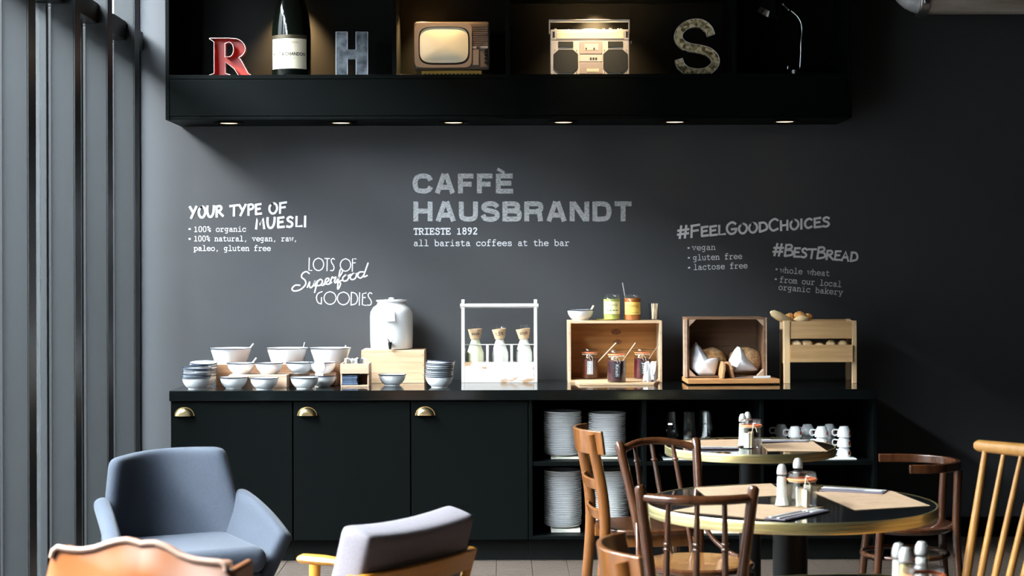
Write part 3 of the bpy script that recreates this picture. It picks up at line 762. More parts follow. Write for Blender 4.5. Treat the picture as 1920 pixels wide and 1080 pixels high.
MB().tube([(-wc+.01, -dd+.03, zr), (wc-.01, -dd+.03, zr)], .0028, 8).build('rail', WPNT, t, smooth=True)
for px in (913.5, 959):
    x = XX(px, yc0)-xc
    MB().box(x-2.4*s0, x+2.4*s0, -dd+.0105, dd-.0105, .0105, zr-.003).build('divider', WPNT, t, bevel=.001)
for px in (894, 939, 985):
    x = XX(px, yc0)-xc
    MB().ball((x, -dd-.0003, ZZ(694.5, yc0)-ZC), .003, 10, 6, (1, .4, 1)).build('screw', STEELM, t, smooth=True)
MILK = pm('milk', (.84, .86, .80), .5)
CORK = pm('kraft_collar', (.62, .42, .25), .8)
def bottle(label, px, mirror, word, milk):
    d = yc0+dep/2+.0; k = d/F
    t = thing('milk_bottle', label, 'bottle', at(px, d, ZC+.011))
    H = (ZZ(609, d)-ZC-.011); r = 16.4*k
    prof = [(.0001, 0), (r*.95, 0), (r, .004), (r, H*.44), (r*.97, H*.5), (r*.55, H*.70), (r*.42, H*.76), (r*.40, H*.93), (r*.50, H*.945), (r*.52, H*.97), (r*.50, H), (r*.42, H)]
    MB().lathe([(.0001, .004)]+[(a-.0018, b) for a, b in prof[2:7]]+[(.0001, H*.76)], seg=26).build('milk_fill', milk, t, smooth=True)
    MB().lathe(prof, seg=26).build('glass_body', GLASS, t, smooth=True)
    za, zb_ = H*.745, H*.925
    M = Matrix.Rotation(R(6*mirror), 4, 'Y')
    M = Matrix.Translation((0, 0, za)) @ M @ Matrix.Translation((0, 0, -za))
    cc = MB().lathe([(r*.56, za), (r*.82, zb_), (r*.81, zb_), (r*.55, za)], seg=26, M=M).build('paper_collar', CORK, t, smooth=True)
    def fn(u, v):
        a = -PI/2+(u-.45)*1.3; q = .3+.42*v; rr = r*(.56+.26*q)+.0006
        return M @ Vector((rr*math.cos(a), rr*math.sin(a), za+(zb_-za)*q))
    text_on('handwritten_name', word, fn, pm('marker_ink', (.04, .02, .015), .7), cc, .01)
    return t
bottle('milk bottle with yellowish milk and kraft collar, left in the white carrier', 891, -.4, 'soja', pm('soy_milk', (.74, .72, .50), .5))
bottle('milk bottle with tilted kraft collar, middle of the white carrier', 937, -1, '1,5%', MILK)
bottle('milk bottle with tilted kraft collar, right in the white carrier', 982, -1, 'soya', MILK)
# jar crate
yj0, yj1 = 9.33, 9.54; s0 = yj0/F
xa_, xb_ = XX(1065, yj0), XX(1241, yj0); xm = (xa_+xb_)/2; w = (xb_-xa_)/2
hj = ZZ(601.5, yj0, 1150)-ZC; dd = (yj1-yj0)/2; th = .0145
t = thing('pine_crate', 'pale pine crate on its side holding the jam jars', 'crate', (xm, (yj0+yj1)/2, ZC))
MB().box(-w, -w+th, -dd, dd, 0, hj).build('end_board', PINEZ, t, bevel=.0012)
MB().box(w-th, w, -dd, dd, 0, hj).build('end_board', PINEZ, t, bevel=.0012)
MB().box(-w+th, w-th, -dd, dd, hj-.014, hj).build('top_board', PINE, t, bevel=.0012)
MB().box(-w+th, w-th, -dd, dd, 0, .014).build('bottom_board', PINE, t, bevel=.0012)
e = (hj-.028)/2
for k in range(2): MB().box(-w+th, w-th, dd-.012, dd, .0145+k*e+(.001 if k else 0), .0145+(k+1)*e-.0008).build('back_board', ORPINE, t, bevel=.0012)
KN = pm('wood_knot', (.10, .03, .01), .5, c2=(.26, .10, .03), scale=(120, 120, 120))
for px, py, rr in ((1155, 622, .021), (1158, 641, .017)):
    p = W(px, py, yj1-.012); MB().lathe([(.0001, -.0006), (rr, -.0006), (rr, 0)], seg=18, M=Matrix.Translation((p.x-xm, dd-.0121, p.z-ZC)) @ Matrix.Rotation(-PI/2, 4, 'X') @ Matrix.Diagonal((1.3, .8, 1, 1))).build('wood_knot', KN, t)
for s in (-1, 1):
    for py in (625, 695): MB().ball((s*(w-th*.5), -dd-.0002, ZZ(py, yj0)-ZC), .002, 8, 5).build('nail', BLKST, t, smooth=True)
bd = MB().hprism([(XX(1085, 9.1), 9.10), (XX(1226, 9.1), 9.10), (XX(1236, 9.3), 9.325), (XX(1078, 9.3), 9.325)], ZC, ZC+.012).build('serving_board', PINE, None, bevel=.002)
tag(bd, 'thin pale wooden board in front of the jam jar crate', 'board')
JGL = glassy('jar_glass', (.93, .95, .93), 1.2)
RUB = pm('orange_rubber', (.75, .22, .08), .5)
STR = pm('twine', (.75, .65, .50), .9)
def masonjar(label, loc, fill, r=.046, h=.165, flev=.62, tagtxt='Jam', filln='jam', tagm=None, rz=0, cat='jar'):
    t = thing('mason_jar', label, cat, loc, rz)
    p = [(.0001, 0), (r*.9, 0), (r, .006), (r, h*.66), (r*.93, h*.74), (r*.80, h*.79), (r*.80, h*.83), (r*.86, h*.84)]
    if fill: MB().lathe([(.0001, .003)]+[(a*.955, b) for a, b in p[2:4]]+[(r*.93, h*flev), (.0001, h*flev)], seg=26).build(filln, fill, t, smooth=True)
    MB().lathe(p, seg=28).build('glass_body', JGL, t, smooth=True)
    MB().lathe([(r*.80, h*.835), (r*.92, h*.84), (r*.94, h*.86), (r*.90, h*.88), (r*.80, h*.88)], seg=28).build('rubber_ring', RUB, t, smooth=True)
    MB().lathe([(r*.88, h*.885), (r*.90, h*.93), (r*.80, h*.985), (r*.6, h*.99), (.0001, h*.97)], seg=28).build('glass_lid', JGL, t, smooth=True)
    st = MB().tube([(math.cos(a)*r*.84, math.sin(a)*r*.84, h*.805+.002*math.sin(3*a)) for a in [2*PI*i/20 for i in range(21)]], .0013, 6, cap=False)
    st.tube([(0, -r*.85, h*.8), (-.006, -r*1.0, h*.7), (.004, -r*1.04, h*.62)], .0011, 6).tube([(0, -r*.85, h*.8), (.012, -r*1.0, h*.72), (.016, -r*1.03, h*.60)], .0011, 6)
    st.tube([(-.012, -r*.84, h*.87), (0, -r*.98, h*.80), (-.014, -r*.86, h*.74)], .0012, 6).build('twine', STR, t, smooth=True)
    if tagm:
        tg = MB().box(-.016, .016, -r-.0045, -r-.0025, h*.16, h*.60).build('slate_tag', tagm, t, bevel=.001)
        text_on('chalk_word', tagtxt, lambda u, v: (-.008+.015*v, -r-.0048, h*(.56-.36*u)), CHALK, tg, .0)
    return t
JAM1 = pm('red_brown_jam', (.07, .014, .007), .3, c2=(.15, .035, .015), scale=(50, 50, 50))
JAM2 = pm('dark_berry_jam', (.018, .003, .006), .3, c2=(.06, .010, .02), scale=(50, 50, 50))
JAM3 = pm('cherry_jam', (.05, .004, .008), .3, c2=(.11, .012, .02), scale=(50, 50, 50))
SLATE = pm('slate', (.03, .032, .035), .7); GREYT = pm('grey_tag', (.35, .36, .38), .7)
zi = ZC+.014
masonjar('jam jar with orange-brown jam and grey tag, left in the pine crate', at(1105, 9.42, zi), JAM1, .047, .167, .60, 'Kirsch', tagm=GREYT)
masonjar('jam jar with dark berry jam and slate tag, front middle of the pine crate', at(1155.5, 9.18, ZC+.012), JAM2, .050, .170, .66, 'Kirsch', tagm=SLATE)
masonjar('jam jar with cherry jam, right in the pine crate', at(1204, 9.42, zi), JAM3, .047, .165, .60, 'Jam', tagm=SLATE)
sp('pale spoon handle leaning from the left jam jar', (1110, 690), 9.42, (1155, 643), 9.38, SPW, .011, .003)
sp('thin spoon handle leaning from the middle jam jar', (1158, 690), 9.18, (1191, 643), 9.22, SPW, .011, .0022)
sp('thin silver spoon handle leaning from the right jam jar', (1205, 690), 9.42, (1238, 641), 9.33, STEELM, .011, .0022)
t = thing('sachet_glass', 'small tumbler of crumpled white sachets in front of the right jam jar', 'glass', at(1219, 9.20, ZC+.012))
MB().lathe([(.0001, .001), (.030, 0), (.034, .003), (.040, .086)], seg=24).build('glass_body', GLASS, t, smooth=True)
def crump(u, v):
    a = 2*PI*u; rr = .027+.008*math.sin(5*a)+.006*math.sin(9*a+v*4)
    return (rr*math.cos(a), rr*math.sin(a), .006+.094*v+.010*math.sin(4*a))
MB().shell(crump, 28, 4, .0015).build('crumpled_paper', WPAPER, t)
# things on the jar crate
zt = ZC+hj
bowl('small white enamel bowl with wooden spoon on top of the pine crate', 1088, 9.42, zt)
sp('wooden spoon in the bowl on top of the pine crate', (1098, 598), 9.42, (1113, 573), 9.40, SPW, .012, .0045)
o = MB().lathe([(.0001, 0), (.048, 0), (.06, .006), (.061, .0075), (.047, .003), (.0001, .003)], seg=30).build('saucer', pm('yellow_green_glaze', (.50, .48, .14), .3), None, smooth=True)
tag(o, 'yellow-green saucer under the green jar on the pine crate', 'saucer'); o.location = at(1137, 9.43, zt)
def labeljar(label, px, d, z, fill, r, h, flev, lm, words, inkc):
    t = thing('honey_jar', label, 'jar', at(px, d, z))
    MB().lathe([(.0001, .003), (r*.95, .003), (r*.95, h*flev), (.0001, h*flev)], seg=26).build('jar_contents', fill, t, smooth=True)
    MB().lathe([(.0001, 0), (r*.93, 0), (r, .006), (r, h*.78), (r*.88, h*.87), (r*.86, h*.88), (r*.90, h*.90), (r*.90, h*.99), (r*.84, h)], seg=28).build('glass_body', JGL, t, smooth=True)
    lb = MB().lathe([(r+.0006, h*.22), (r+.0006, h*.70)], seg=26, a0=-PI/2-1.1, a1=-PI/2+1.1).build('paper_label', lm, t, smooth=True)
    ink = pm('label_ink_'+inkc[0], inkc[1], .7)
    for (wd, za, zb2, s) in words:
        text_on('label_print', wd, lambda u, v: ((r+.0012)*math.cos(-PI/2+(u-.5)*s), (r+.0012)*math.sin(-PI/2+(u-.5)*s), h*(za+(zb2-za)*v)), ink, lb, .0)
    return t
labeljar('clear jar of pale green jelly with a yellow label on the pine crate', 1147, 9.43, zt+.0035, pm('pale_green_jelly', (.42, .46, .12), .3), .0475, .142, .78, pm('yellow_green_label', (.80, .80, .42), .6), [('Honig', .50, .62, 1.2), ('----', .34, .38, 1.3)], ('green', (.12, .2, .06)))
labeljar('jar of orange honey with an orange label and spoon on the pine crate', 1185.5, 9.43, zt, pm('amber_honey', (.42, .13, .03), .25), .047, .142, .84, pm('orange_label', (.85, .50, .08), .6, c2=(.85, .66, .2), scale=(20, 20, 20)), [('Honig', .46, .64, 1.3), ('Sonne', .26, .34, 1.4)], ('brown', (.30, .10, .02)))
sp('long metal spoon standing in the orange honey jar', (1176, 580), 9.43, (1167, 530), 9.45, STEELM, .011, .0022)
def tumbler_parts(t, r0, r1, h, m=GLASS):
    MB().lathe([(.0001, .004), (r0*.9, .004), (r0*.9, 0), (r0, .001), (r0+(r1-r0)*.35, h*.35), (r0+(r1-r0)*.42, h*.40), (r1, h), (r1-.002, h), (r0*.9, .006)], seg=20).build('glass_body', m, t, smooth=True)
t = thing('stick_glass', 'glass tumbler holding wooden stirring sticks on top of the pine crate', 'glass', at(1227, 9.42, zt))
tumbler_parts(t, .028, .033, .092)
rnd = random.Random(9)
for i in range(9):
    a = rnd.random()*6.28; o = MB().box(-.0028, .0028, -.0008, .0008, 0, .085).build('stirring_stick', SPW, None)
    tag(o, 'pale wooden stirring stick in the tumbler on the pine crate', 'stick', 'stirring sticks in the tumbler')
    o.location = (XX(1227, 9.42)+.012*math.cos(a), 9.42+.012*math.sin(a), zt+.006); o.rotation_euler = (rnd.uniform(-.12, .12), rnd.uniform(-.12, .12), a)
# bread board
BB = wood('bread_board', (.55, .27, .11), (.42, .19, .07), .4, 'x')
zbd = ZC+.006
poly = [(XX(1289, 9.10), 9.10), (XX(1462, 9.13), 9.13), (XX(1440, 9.42), 9.42), (XX(1278, 9.38), 9.38)]
t = thing('bread_board', 'thick wooden bread board under the loaves in front of the dark crate', 'board', (0, 0, zbd))
MB().hprism(poly, 0, .024).build('board_slab', BB, t, bevel=.003)
for p in poly:
    q = Vector(p); cxy = Vector((XX(1370, 9.25), 9.25)); q = q+(cxy-q)*.15
    MB().lathe([(.0001, -.006), (.008, -.006), (.009, 0)], (q.x, q.y, 0), 12).build('rubber_foot', BLKST, t)
zb_ = zbd+.024
# bread crate (lying on its side, opening to the room, turned a little)
sC = 9.22/F
t = thing('bread_crate', 'dark weathered wooden crate with cut corner blocks sheltering the loaves', 'crate', (XX(1361, 9.24), 9.35, ZC+.034), R(0))
w = (1434-1287)/2*sC; H = (ZZ(596, 9.2, 1360)-ZC-.034); dd = .13
xo = 0
def lean(x, y, z): return Vector((x, y, z))
MB().box(-w, -w+.010, -dd, dd, 0, H).build('end_board', DKCR, t, bevel=.001)
MB().box(w-.010, w, -dd, dd, 0, H).build('end_board', DKCR, t, bevel=.001)
# front frame edges
MB().box(-w-.018, -w-.0005, -dd-.006, -dd+.05, 0, H-.01).build('corner_batten', OLDW, t, bevel=.001)
MB().box(w+.0005, w+.006, -dd-.004, -dd+.03, 0, H).build('corner_batten', OLDW, t, bevel=.001)
for k in range(3):
    MB().box(-w+.0105, w-.0105, -dd+k*.088, -dd+k*.088+.08, H-.009, H).build('top_slat', DKCR, t, bevel=.001)
    MB().box(-w+.0105, w-.0105, -dd+k*.088, -dd+k*.088+.08, 0, .006).build('bottom_slat', DKCR, t, bevel=.001)
for k in range(4):
    e = (H-.016)/4; MB().box(-w+.0105, w-.0105, dd-.009, dd, .0065+k*e, .0065+(k+1)*e-.0012).build('back_slat', DKCR, t, bevel=.001)
c_ = .036
for sx in (-1, 1):
    for top in (0, 1):
        x0 = sx*(w-.0105); z0 = (H-.0095) if top else .0065; zz = -1 if top else 1
        MB().prism([(x0, z0), (x0-sx*c_, z0), (x0, z0+zz*c_)], -dd+.001, -dd+.045).build('corner_block', OLDW, t, bevel=.001)
# loaves
CRUST = pm('brown_crust', (.34, .13, .03), .6, c2=(.62, .40, .20), scale=(25, 25, 25), bump=.8, bscale=60)
SEED = pm('seeded_crust', (.62, .40, .20), .7, c2=(.28, .13, .05), scale=(240, 240, 240), lo=.45, hi=.55, bump=1, bscale=220)
CRUMB = pm('bread_crumb', (.34, .165, .07), .8, c2=(.42, .235, .11), scale=(120, 120, 120), bump=.6, bscale=200)
def loaf(name, label, px, d, r, sc, mat, rot=0):
    t = thing(name, label, 'bread', at(px, d, ZC+.0415), rot)
    rr = random.Random(px)
    mb = MB(); mb.ball((0, 0, r*sc[2]*.88), r, 24, 16, sc)
    vs = []
    for v in mb.v:
        q = Vector(v); n = math.sin(q.x*70+1)*math.sin(q.y*60)*math.sin(q.z*55+2); q *= 1+.05*n
        vs.append((q.x, q.y, max(0.0, q.z)))
    mb.v = vs
    mb.build('crust', mat, t, smooth=True)
    return t
loaf('bread_loaf', 'brown country loaf half wrapped in a white napkin, left in the dark crate', 1333, 9.36, .084, (1.0, .95, .92), CRUST)
loaf('seeded_loaf', 'seed-crusted round loaf half wrapped in a white napkin, right in the dark crate', 1397, 9.36, .092, (1.0, .95, .84), SEED)
def napkin(label, d, quads, seed):
    """cloth folded over a loaf: polygon fan in photo outline, given real depth and drape"""
    mb = MB(); rn = random.Random(seed)
    pts = [W(px, py, d+o) for px, py, o in quads]
    c = sum(pts, Vector())/len(pts); c.y -= .022
    n = len(pts); rings = 5; vs = []; fs = []
    for j in range(rings+1):
        for i in range(n*3):
            a = pts[i//3]; b = pts[(i//3+1) % n]; e = a.lerp(b, (i % 3)/3)
            q = c.lerp(e, j/rings); q.y += .005*math.sin(i*1.3+j*.5)*(j/rings)+(.030*(j/rings)**2); vs.append(q)
    m = n*3
    for j in range(rings):
        for i in range(m): k = (i+1) % m; fs.append((j*m+i, j*m+k, (j+1)*m+k, (j+1)*m+i))
    mb.add(vs, fs)
    o = mb.build('bread_napkin', WPAPER, None, smooth=True, fix=True)
    s = o.modifiers.new('thick', 'SOLIDIFY'); s.thickness = .0012
    return tag(o, label, 'napkin')
napkin('white paper napkin folded over the brown loaf in the dark crate', 9.235, [(1306, 641, .05), (1330, 673, .02), (1348, 671, .0), (1345, 690, -.01), (1341, 704, -.01), (1312, 704, -.02), (1296, 690, 0), (1291, 672, .03), (1297, 653, .05)], 1)
napkin('white paper napkin folded over the seeded loaf in the dark crate', 9.235, [(1384, 650, .04), (1390, 652, .04), (1422, 695, .01), (1400, 697, -.01), (1376, 699, -.01), (1368, 676, .01), (1378, 657, .03)], 2)
def slice_(label, px, d, ang, yaw):
    t = thing('bread_slice', label, 'bread', at(px, d, zb_), yaw)
    pf = [(-.045, 0), (.045, 0), (.050, .028), (.030, .052), (-.030, .052), (-.050, .028)]
    M = Matrix.Rotation(ang, 4, 'Y')
    MB().prism([(a, b*1.7) for a, b in pf], -.0065, .0065, Matrix.Rotation(PI/2, 4, 'Z')).build('crumb', CRUMB, t, bevel=.002)
    t.rotation_euler = (0, ang, yaw)
slice_('brown bread slice standing next to the wrapped loaf', 1351.5, 9.20, R(7), R(6))
slice_('brown bread slice leaning against the wrapped seeded loaf', 1370, 9.22, R(-13), R(10))
KNM = pm('bright_silver', (.72, .72, .74), .35, metal=.5)
t = thing('bread_knife', 'silver-handled bread knife lying at the right on the bread board', 'knife', (0, 0, 0))
a = PL(1380, 702.5, zb_+.004); a = W(1378, 698, 9.17); a.z = zb_+.0045; b = Vector((XX(1412, 9.16), 9.16, zb_+.006)); e = Vector((XX(1444, 9.15), 9.15, zb_+.0075))
MB().tube([a, b], [.006, .009], 8, flat=(.15, 1)).build('blade', KNM, t, smooth=True)
MB().tube([b, b.lerp(e, .15), b.lerp(e, .6), e], [.006, .008, .0075, .009], 10).build('handle', KNM, t, smooth=True)
# basket stand with rolls
BW = wood('stand_pine', (.66, .41, .20), (.52, .30, .13), .5, 'x'); BWZ = wood('stand_pine_upright', (.78, .54, .31), (.66, .43, .23), .5, 'z')
yf, yb = 9.20, 9.53
SH = lambda y: (y-yf)*.085      # the stand is turned a little on the worktop
x0, x1 = XX(1470, yf), XX(1606, yf)
t = thing('bread_stand', 'pale wooden two-tier bread stand on legs at the right end of the worktop', 'stand', (0, 0, ZC))
z_ = lambda py: ZZ(py, yf, 1540)-ZC
lw = .024
def leg(x, y, sw, h):
    MB().box(x, x+sw, y, y+.03, 0, h).build('leg', BWZ, t, bevel=.0015)
leg(x0, yf, 11*yf/F, z_(601.5)); leg(x1-8*yf/F, yf, 8*yf/F, z_(601.5))
leg(x0+SH(yb), yb-.03, lw, z_(601.5)); leg(x1-lw+SH(yb), yb-.03, lw, z_(601.5))
iz0, iz1 = x0+11*yf/F+.0005, x1-8*yf/F-.0005
MB().box(iz0, iz1, yf+.004, yf+.016, z_(635), z_(602.5)).build('upper_front_board', BW, t, bevel=.001)
MB().box(iz0, iz1, yf-.012, yf-.0005, z_(679), z_(646.5)).build('lower_front_board', BW, t, bevel=.001)
def side(xc, za, zb2, nm):
    MB().hprism([(xc, yf+.031), (xc+.010, yf+.031), (xc+.010+SH(yb-.03), yb-.031), (xc+SH(yb-.03), yb-.031)], za, zb2).build(nm, BWZ, t, bevel=.001)
side(x0, z_(683), z_(603), 'side_board'); side(x1-.010, z_(683), z_(603), 'side_board')
MB().box(x0+.03, x1+.0, yb-.031, yb-.019, z_(635), z_(602)).build('upper_back_board', BW, t, bevel=.001)
MB().box(x0+.03, x1+.0, yb-.031, yb-.019, z_(679), z_(646)).build('lower_back_board', BW, t, bevel=.001)
MB().hprism([(x0+.011, yf+.017), (x1-.011, yf+.017), (x1-.011+SH(yb-.04), yb-.04), (x0+.011+SH(yb-.04), yb-.04)], z_(634), z_(630)).build('upper_tray', BW, t)
MB().hprism([(x0+.011, yf+.017), (x1-.011, yf+.017), (x1-.011+SH(yb-.04), yb-.04), (x0+.011+SH(yb-.04), yb-.04)], z_(678), z_(674)).build('lower_tray', BW, t)
o_ = [c for c in t.children if c.name.startswith('side_board')]
GOLDB = pm('golden_bun', (.68, .28, .06), .45, c2=(.82, .48, .18), scale=(30, 30, 30), bump=.3, bscale=50)
PALEB = pm('floury_roll', (.80, .54, .27), .7, c2=(.86, .68, .42), scale=(40, 40, 40), bump=.3, bscale=60)
def croissant(label, p, L, rr, rz, rx=0, mat=GOLDB):
    t = thing('croissant', label, 'croissant', p, rz)
    n = 13; pts = []; rad = []
    for i in range(n):
        s = i/(n-1)*2-1; a = s*1.0
        pts.append((L/2*math.sin(a)/math.sin(1.0), L*.35*(1-math.cos(a)), rr*.95)); rad.append(max(.004, rr*(1-abs(s)**1.7)*(1 if i % 2 else .88)))
    MB().tube(pts, rad, 12).build('pastry', mat, t, smooth=True)
    t.rotation_euler = (rx, 0, rz); return t
def roll(label, px, py, d, rx, rzz, mat, grp=None):
    p = W(px, py, d)
    t = thing('bread_roll', label, 'roll', p, 0, grp)
    MB().ball((0, 0, 0), 1, 18, 10, (rx, rx*.9, rzz)).build('crust', mat, t, smooth=True)
zz_ = z_(630)+ZC
p = W(1462, 592, 9.30)
t3 = thing('baguette_roll', 'long pale roll sticking up over the left edge of the bread stand', 'roll', W(1487, 607, 9.33))
q0 = Vector((0, 0, 0)); q1 = W(1447, 586, 9.28)-W(1487, 607, 9.33)
MB().tube([q0-q1*.15, q0, q1*.35, q1*.7, q1*.95, q1*1.05], [.008, .016, .023, .024, .018, .007], 14).build('pastry', PALEB, t3, smooth=True)
croissant('golden croissant in the upper tray, behind the long roll', W(1481, 602, 9.33), .065, .023, .2)
croissant('golden croissant in the middle of the upper tray', W(1499, 600.5, 9.32), .072, .026, -.4)
croissant('dark golden croissant at the right of the upper tray pile', W(1515, 602, 9.33), .065, .022, .5)
croissant('croissant lying under the others in the upper tray', W(1505, 606, 9.28), .09, .022, .1, mat=PALEB)
roll('pale roll at the left of the lower tray', 1492, 646, 9.245, .042, .024, PALEB)
roll('golden roll, second from left in the lower tray', 1512, 646, 9.25, .038, .024, pm('golden_roll', (.74, .48, .22), .6, c2=(.84, .62, .36), scale=(40, 40, 40)))
roll('flat floury roll in the middle of the lower tray', 1536, 650, 9.245, .030, .022, PALEB)
roll('round floury roll, second from right in the lower tray', 1558, 646.5, 9.245, .028, .026, PALEB)
roll('round floury roll at the right of the lower tray', 1580, 646.5, 9.245, .026, .025, PALEB)

# ================================================================ SHELVES BELOW: PLATES, GLASSES, CUPS
PLATE = None
def plates(px, d, z0, n, where, sub, dz=.00925, seed=0):
    global PLATE
    rn = random.Random(seed)
    for i in range(n):
        loc = (XX(px, d)+rn.uniform(-.0015, .0015), d+rn.uniform(-.0015, .0015), z0+i*dz)
        lab = ('top plate of the '+where) if i == n-1 else ('bottom plate of the '+where) if i == 0 else 'white plate within the '+where
        grp = None if i in (0, n-1) else 'white plates in the '+where
        if PLATE is None:
            PLATE = thing('dinner_plate', lab, 'plate', loc)
            MB().lathe([(.0001, .0015), (.058, .0015), (.060, 0), (.063, .0015), (.078, .006), (.0975, .0155), (.0985, .0172), (.0975, .0182), (.076, .0085), (.058, .0045), (.0001, .0045)], seg=36).build('plate_body', PORC, PLATE, smooth=True)
        else:
            p = dup(PLATE, loc, 0, lab); 
            if grp: p['group'] = grp
for px, z0, n, wh, sd in ((1054, zmid+.011, 24, 'upper left plate stack on the open shelf', 1), (1137.5, zmid+.011, 23, 'upper right plate stack behind the side chair', 2), (1054, zbot+.018, 31, 'lower left plate stack on the bottom shelf', 3), (1143, zbot+.018, 31, 'lower right plate stack on the bottom shelf', 4)):
    plates(px, 9.0, z0, n, wh, '', seed=sd)
    m = MB().box(-.075, .075, -.09, .075, 0, .010 if z0 > .4 else .0175).build('stack_mat', pm('pale_board', (.72, .68, .58), .6), None, bevel=.002)
    tag(m, 'pale wooden board under the '+wh, 'board'); m.location = (XX(px, 9.0)+.012, 9.0, zmid+.0005 if z0 > .4 else zbot+.0003)
TGL = glassy('tumbler_glass', (.90, .92, .92), 4.5, 1.6, .03)
G0 = None
cols = ((1258, 'left'), (1290, 'middle'), (1322, 'right'))
for ci, (px, cn) in enumerate(cols):
    for rr in range(2):
        for lv in range(2):
            lab = '%s upturned tumbler in the %s %s column on the glass shelf' % (('lower', 'upper')[lv], ('front', 'rear')[rr], cn)
            loc = (XX(px, 8.95)+(.003 if lv else 0), 8.95+rr*.10, zmid+.008+lv*.105)
            if G0 is None:
                G0 = thing('tumbler', lab, 'glass', loc); h = .125; r0, r1 = .038, .027
                MB().lathe([(r0, 0), (r0-.002, .03), (r1+.006, h*.5), (r1+.004, h*.55), (r1, h), (r1-.002, h), (.0001, h-.004)], seg=10).build('faceted_glass', TGL, G0)
                MB().lathe([(r0-.0015, .0), (r0-.004, .03), (r1+.003, h*.5), (r1-.003, h-.01), (.0001, h-.012)], seg=10).build('inner_wall', TGL, G0)
            else: dup(G0, loc, R(ci*20+lv*13), lab)
m = MB().box(XX(1241, 8.9), XX(1345, 8.9), 8.85, 9.16, zmid+.0004, zmid+.0075).build('glass_tray', pm('white_tray', (.75, .75, .74), .4), None, bevel=.002)
tag(m, 'thin white tray under the upturned tumblers', 'tray')
CUP = None
def cup(lab, loc, rz):
    global CUP
    if CUP is None:
        CUP = thing('coffee_cup', lab, 'cup', loc, rz)
        r = .037; h = .054
        MB().lathe([(r, 0), (r-.002, .001), (r*.97, .020), (r*.82, .038), (r*.66, .047), (r*.60, h), (r*.54, h), (r*.5, .050), (.0001, .050)], seg=26).build('cup_body', PORC, CUP, smooth=True)
        MB().tube(smoothp([(-r*.93, 0, .012), (-r*1.35, 0, .008), (-r*1.62, 0, .020), (-r*1.45, 0, .036), (-r*.85, 0, .036)], 4), .0042, 8).build('handle', PORC, CUP, smooth=True)
        def pt(u, v): a = -PI/2+.75+(u-.5)*.42; return ((r*.985)*math.cos(a), (r*.985)*math.sin(a), .012+.018*v)
        b = MB().shell(pt, 4, 3, .0006).build('printed_emblem', pm('orange_red_print', (.62, .10, .03), .5), CUP)
        def pt2(u, v): a = -PI/2+.75+(u-.5)*.16; return ((r*.995)*math.cos(a), (r*.995)*math.sin(a), .014+.013*v)
        MB().shell(pt2, 3, 3, .0006).build('emblem_figure', pm('dark_print', (.05, .02, .02), .5), b)
        return CUP
    return dup(CUP, loc, rz, lab)
for px, cn in ((1491, 'left'), (1541, 'middle'), (1583, 'right')):
    for rr in range(2):
        for lv in range(3):
            dz = .051
            cup('%s upturned coffee cup in the %s %s stack on the cup shelf' % (('bottom', 'middle', 'top')[lv], ('front', 'rear')[rr], cn), (XX(px, 8.9)-rr*.052, 8.92+rr*.12, zmid+.009+lv*dz), R(-8+lv*5))
m = MB().box(XX(1452, 8.86), XX(1604, 8.86), 8.835, 9.12, zmid+.0004, zmid+.0085).build('cup_tray', MATS['white_tray'], None, bevel=.003)
tag(m, 'thin white tray under the upturned coffee cups', 'tray')
for a, b, l in ((1240, 1400, 'left'), (1430, 1606, 'right')):
    m = MB().box(XX(a, 8.9), XX(b, 8.9), 8.86, 9.2, zbot+.0004, zbot+.010).build('liner_board', MATS['pale_board'], None, bevel=.002)
    tag(m, 'pale liner board on the bottom shelf, %s of the middle divider' % l, 'board')

# ================================================================ DISPLAY SHELF OBJECTS
zs = zsh
yR = 9.26
def pxl(pts, ox, oy, sc, d): return [((x/sc+ox-945)/F*d, ZZ(y/sc+oy, d)) for x, y in pts]
# letter R : channel letter
def arc(cx, cy, rx, ry, a0, a1, n=12): return [(cx+rx*math.cos(R(a0+(a1-a0)*i/n)), cy+ry*math.sin(R(a0+(a1-a0)*i/n))) for i in range(n+1)]
# letter coordinates: pixels of the photo, y downwards
def letter(name, label, outer, holes, d, depth, back_m, edge_m, channel=True):
    ox = XX(outer[0][0], d)
    def cv(p): return (XX(p[0], d), ZZ(p[1], d))
    O = [cv(p) for p in outer]; Hs = [[cv(p) for p in h] for h in holes]
    cx = sum(p[0] for p in O)/len(O); zb0 = min(p[1] for p in O)
    zt_ = max(p[1] for p in O); kz = (zt_-zs)/(zt_-zb0)
    O = [(a-cx, (b-zb0)*kz) for a, b in O]; Hs = [[(a-cx, (b-zb0)*kz) for a, b in h] for h in Hs]
    t = thing(name, label, 'letter', (cx, d, zs))
    me = fill2d([O]+Hs, .003 if channel else depth)
    o = bpy.data.objects.new('back_plate' if channel else 'letter_body', me); COL.objects.link(o); o.parent = t
    me.materials.append(back_m)
    me.transform(Matrix.Translation((0, depth if channel else depth/2, 0)) @ Matrix.Rotation(PI/2, 4, 'X'))
    if channel:
        mb = MB()
        for lp in [O]+Hs:
            n = len(lp); vs = [(a, y, b) for y in (0, depth) for a, b in lp]
            mb.add(vs, [(i, (i+1) % n, (i+1) % n+n, i+n) for i in range(n)])
        w_ = mb.build('side_wall', back_m, t, fix=False); s = w_.modifiers.new('s', 'SOLIDIFY'); s.thickness = .0016
    mb = MB()
    for lp in [O]+Hs: mb.tube([(a, 0, b) for a, b in lp]+[(lp[0][0], 0, lp[0][1])], .0016, 5, cap=False)
    mb.build('edge_bead', edge_m, t)
    return t
RED = pm('signal_red_metal', (.42, .030, .014), .35, coat=.2)
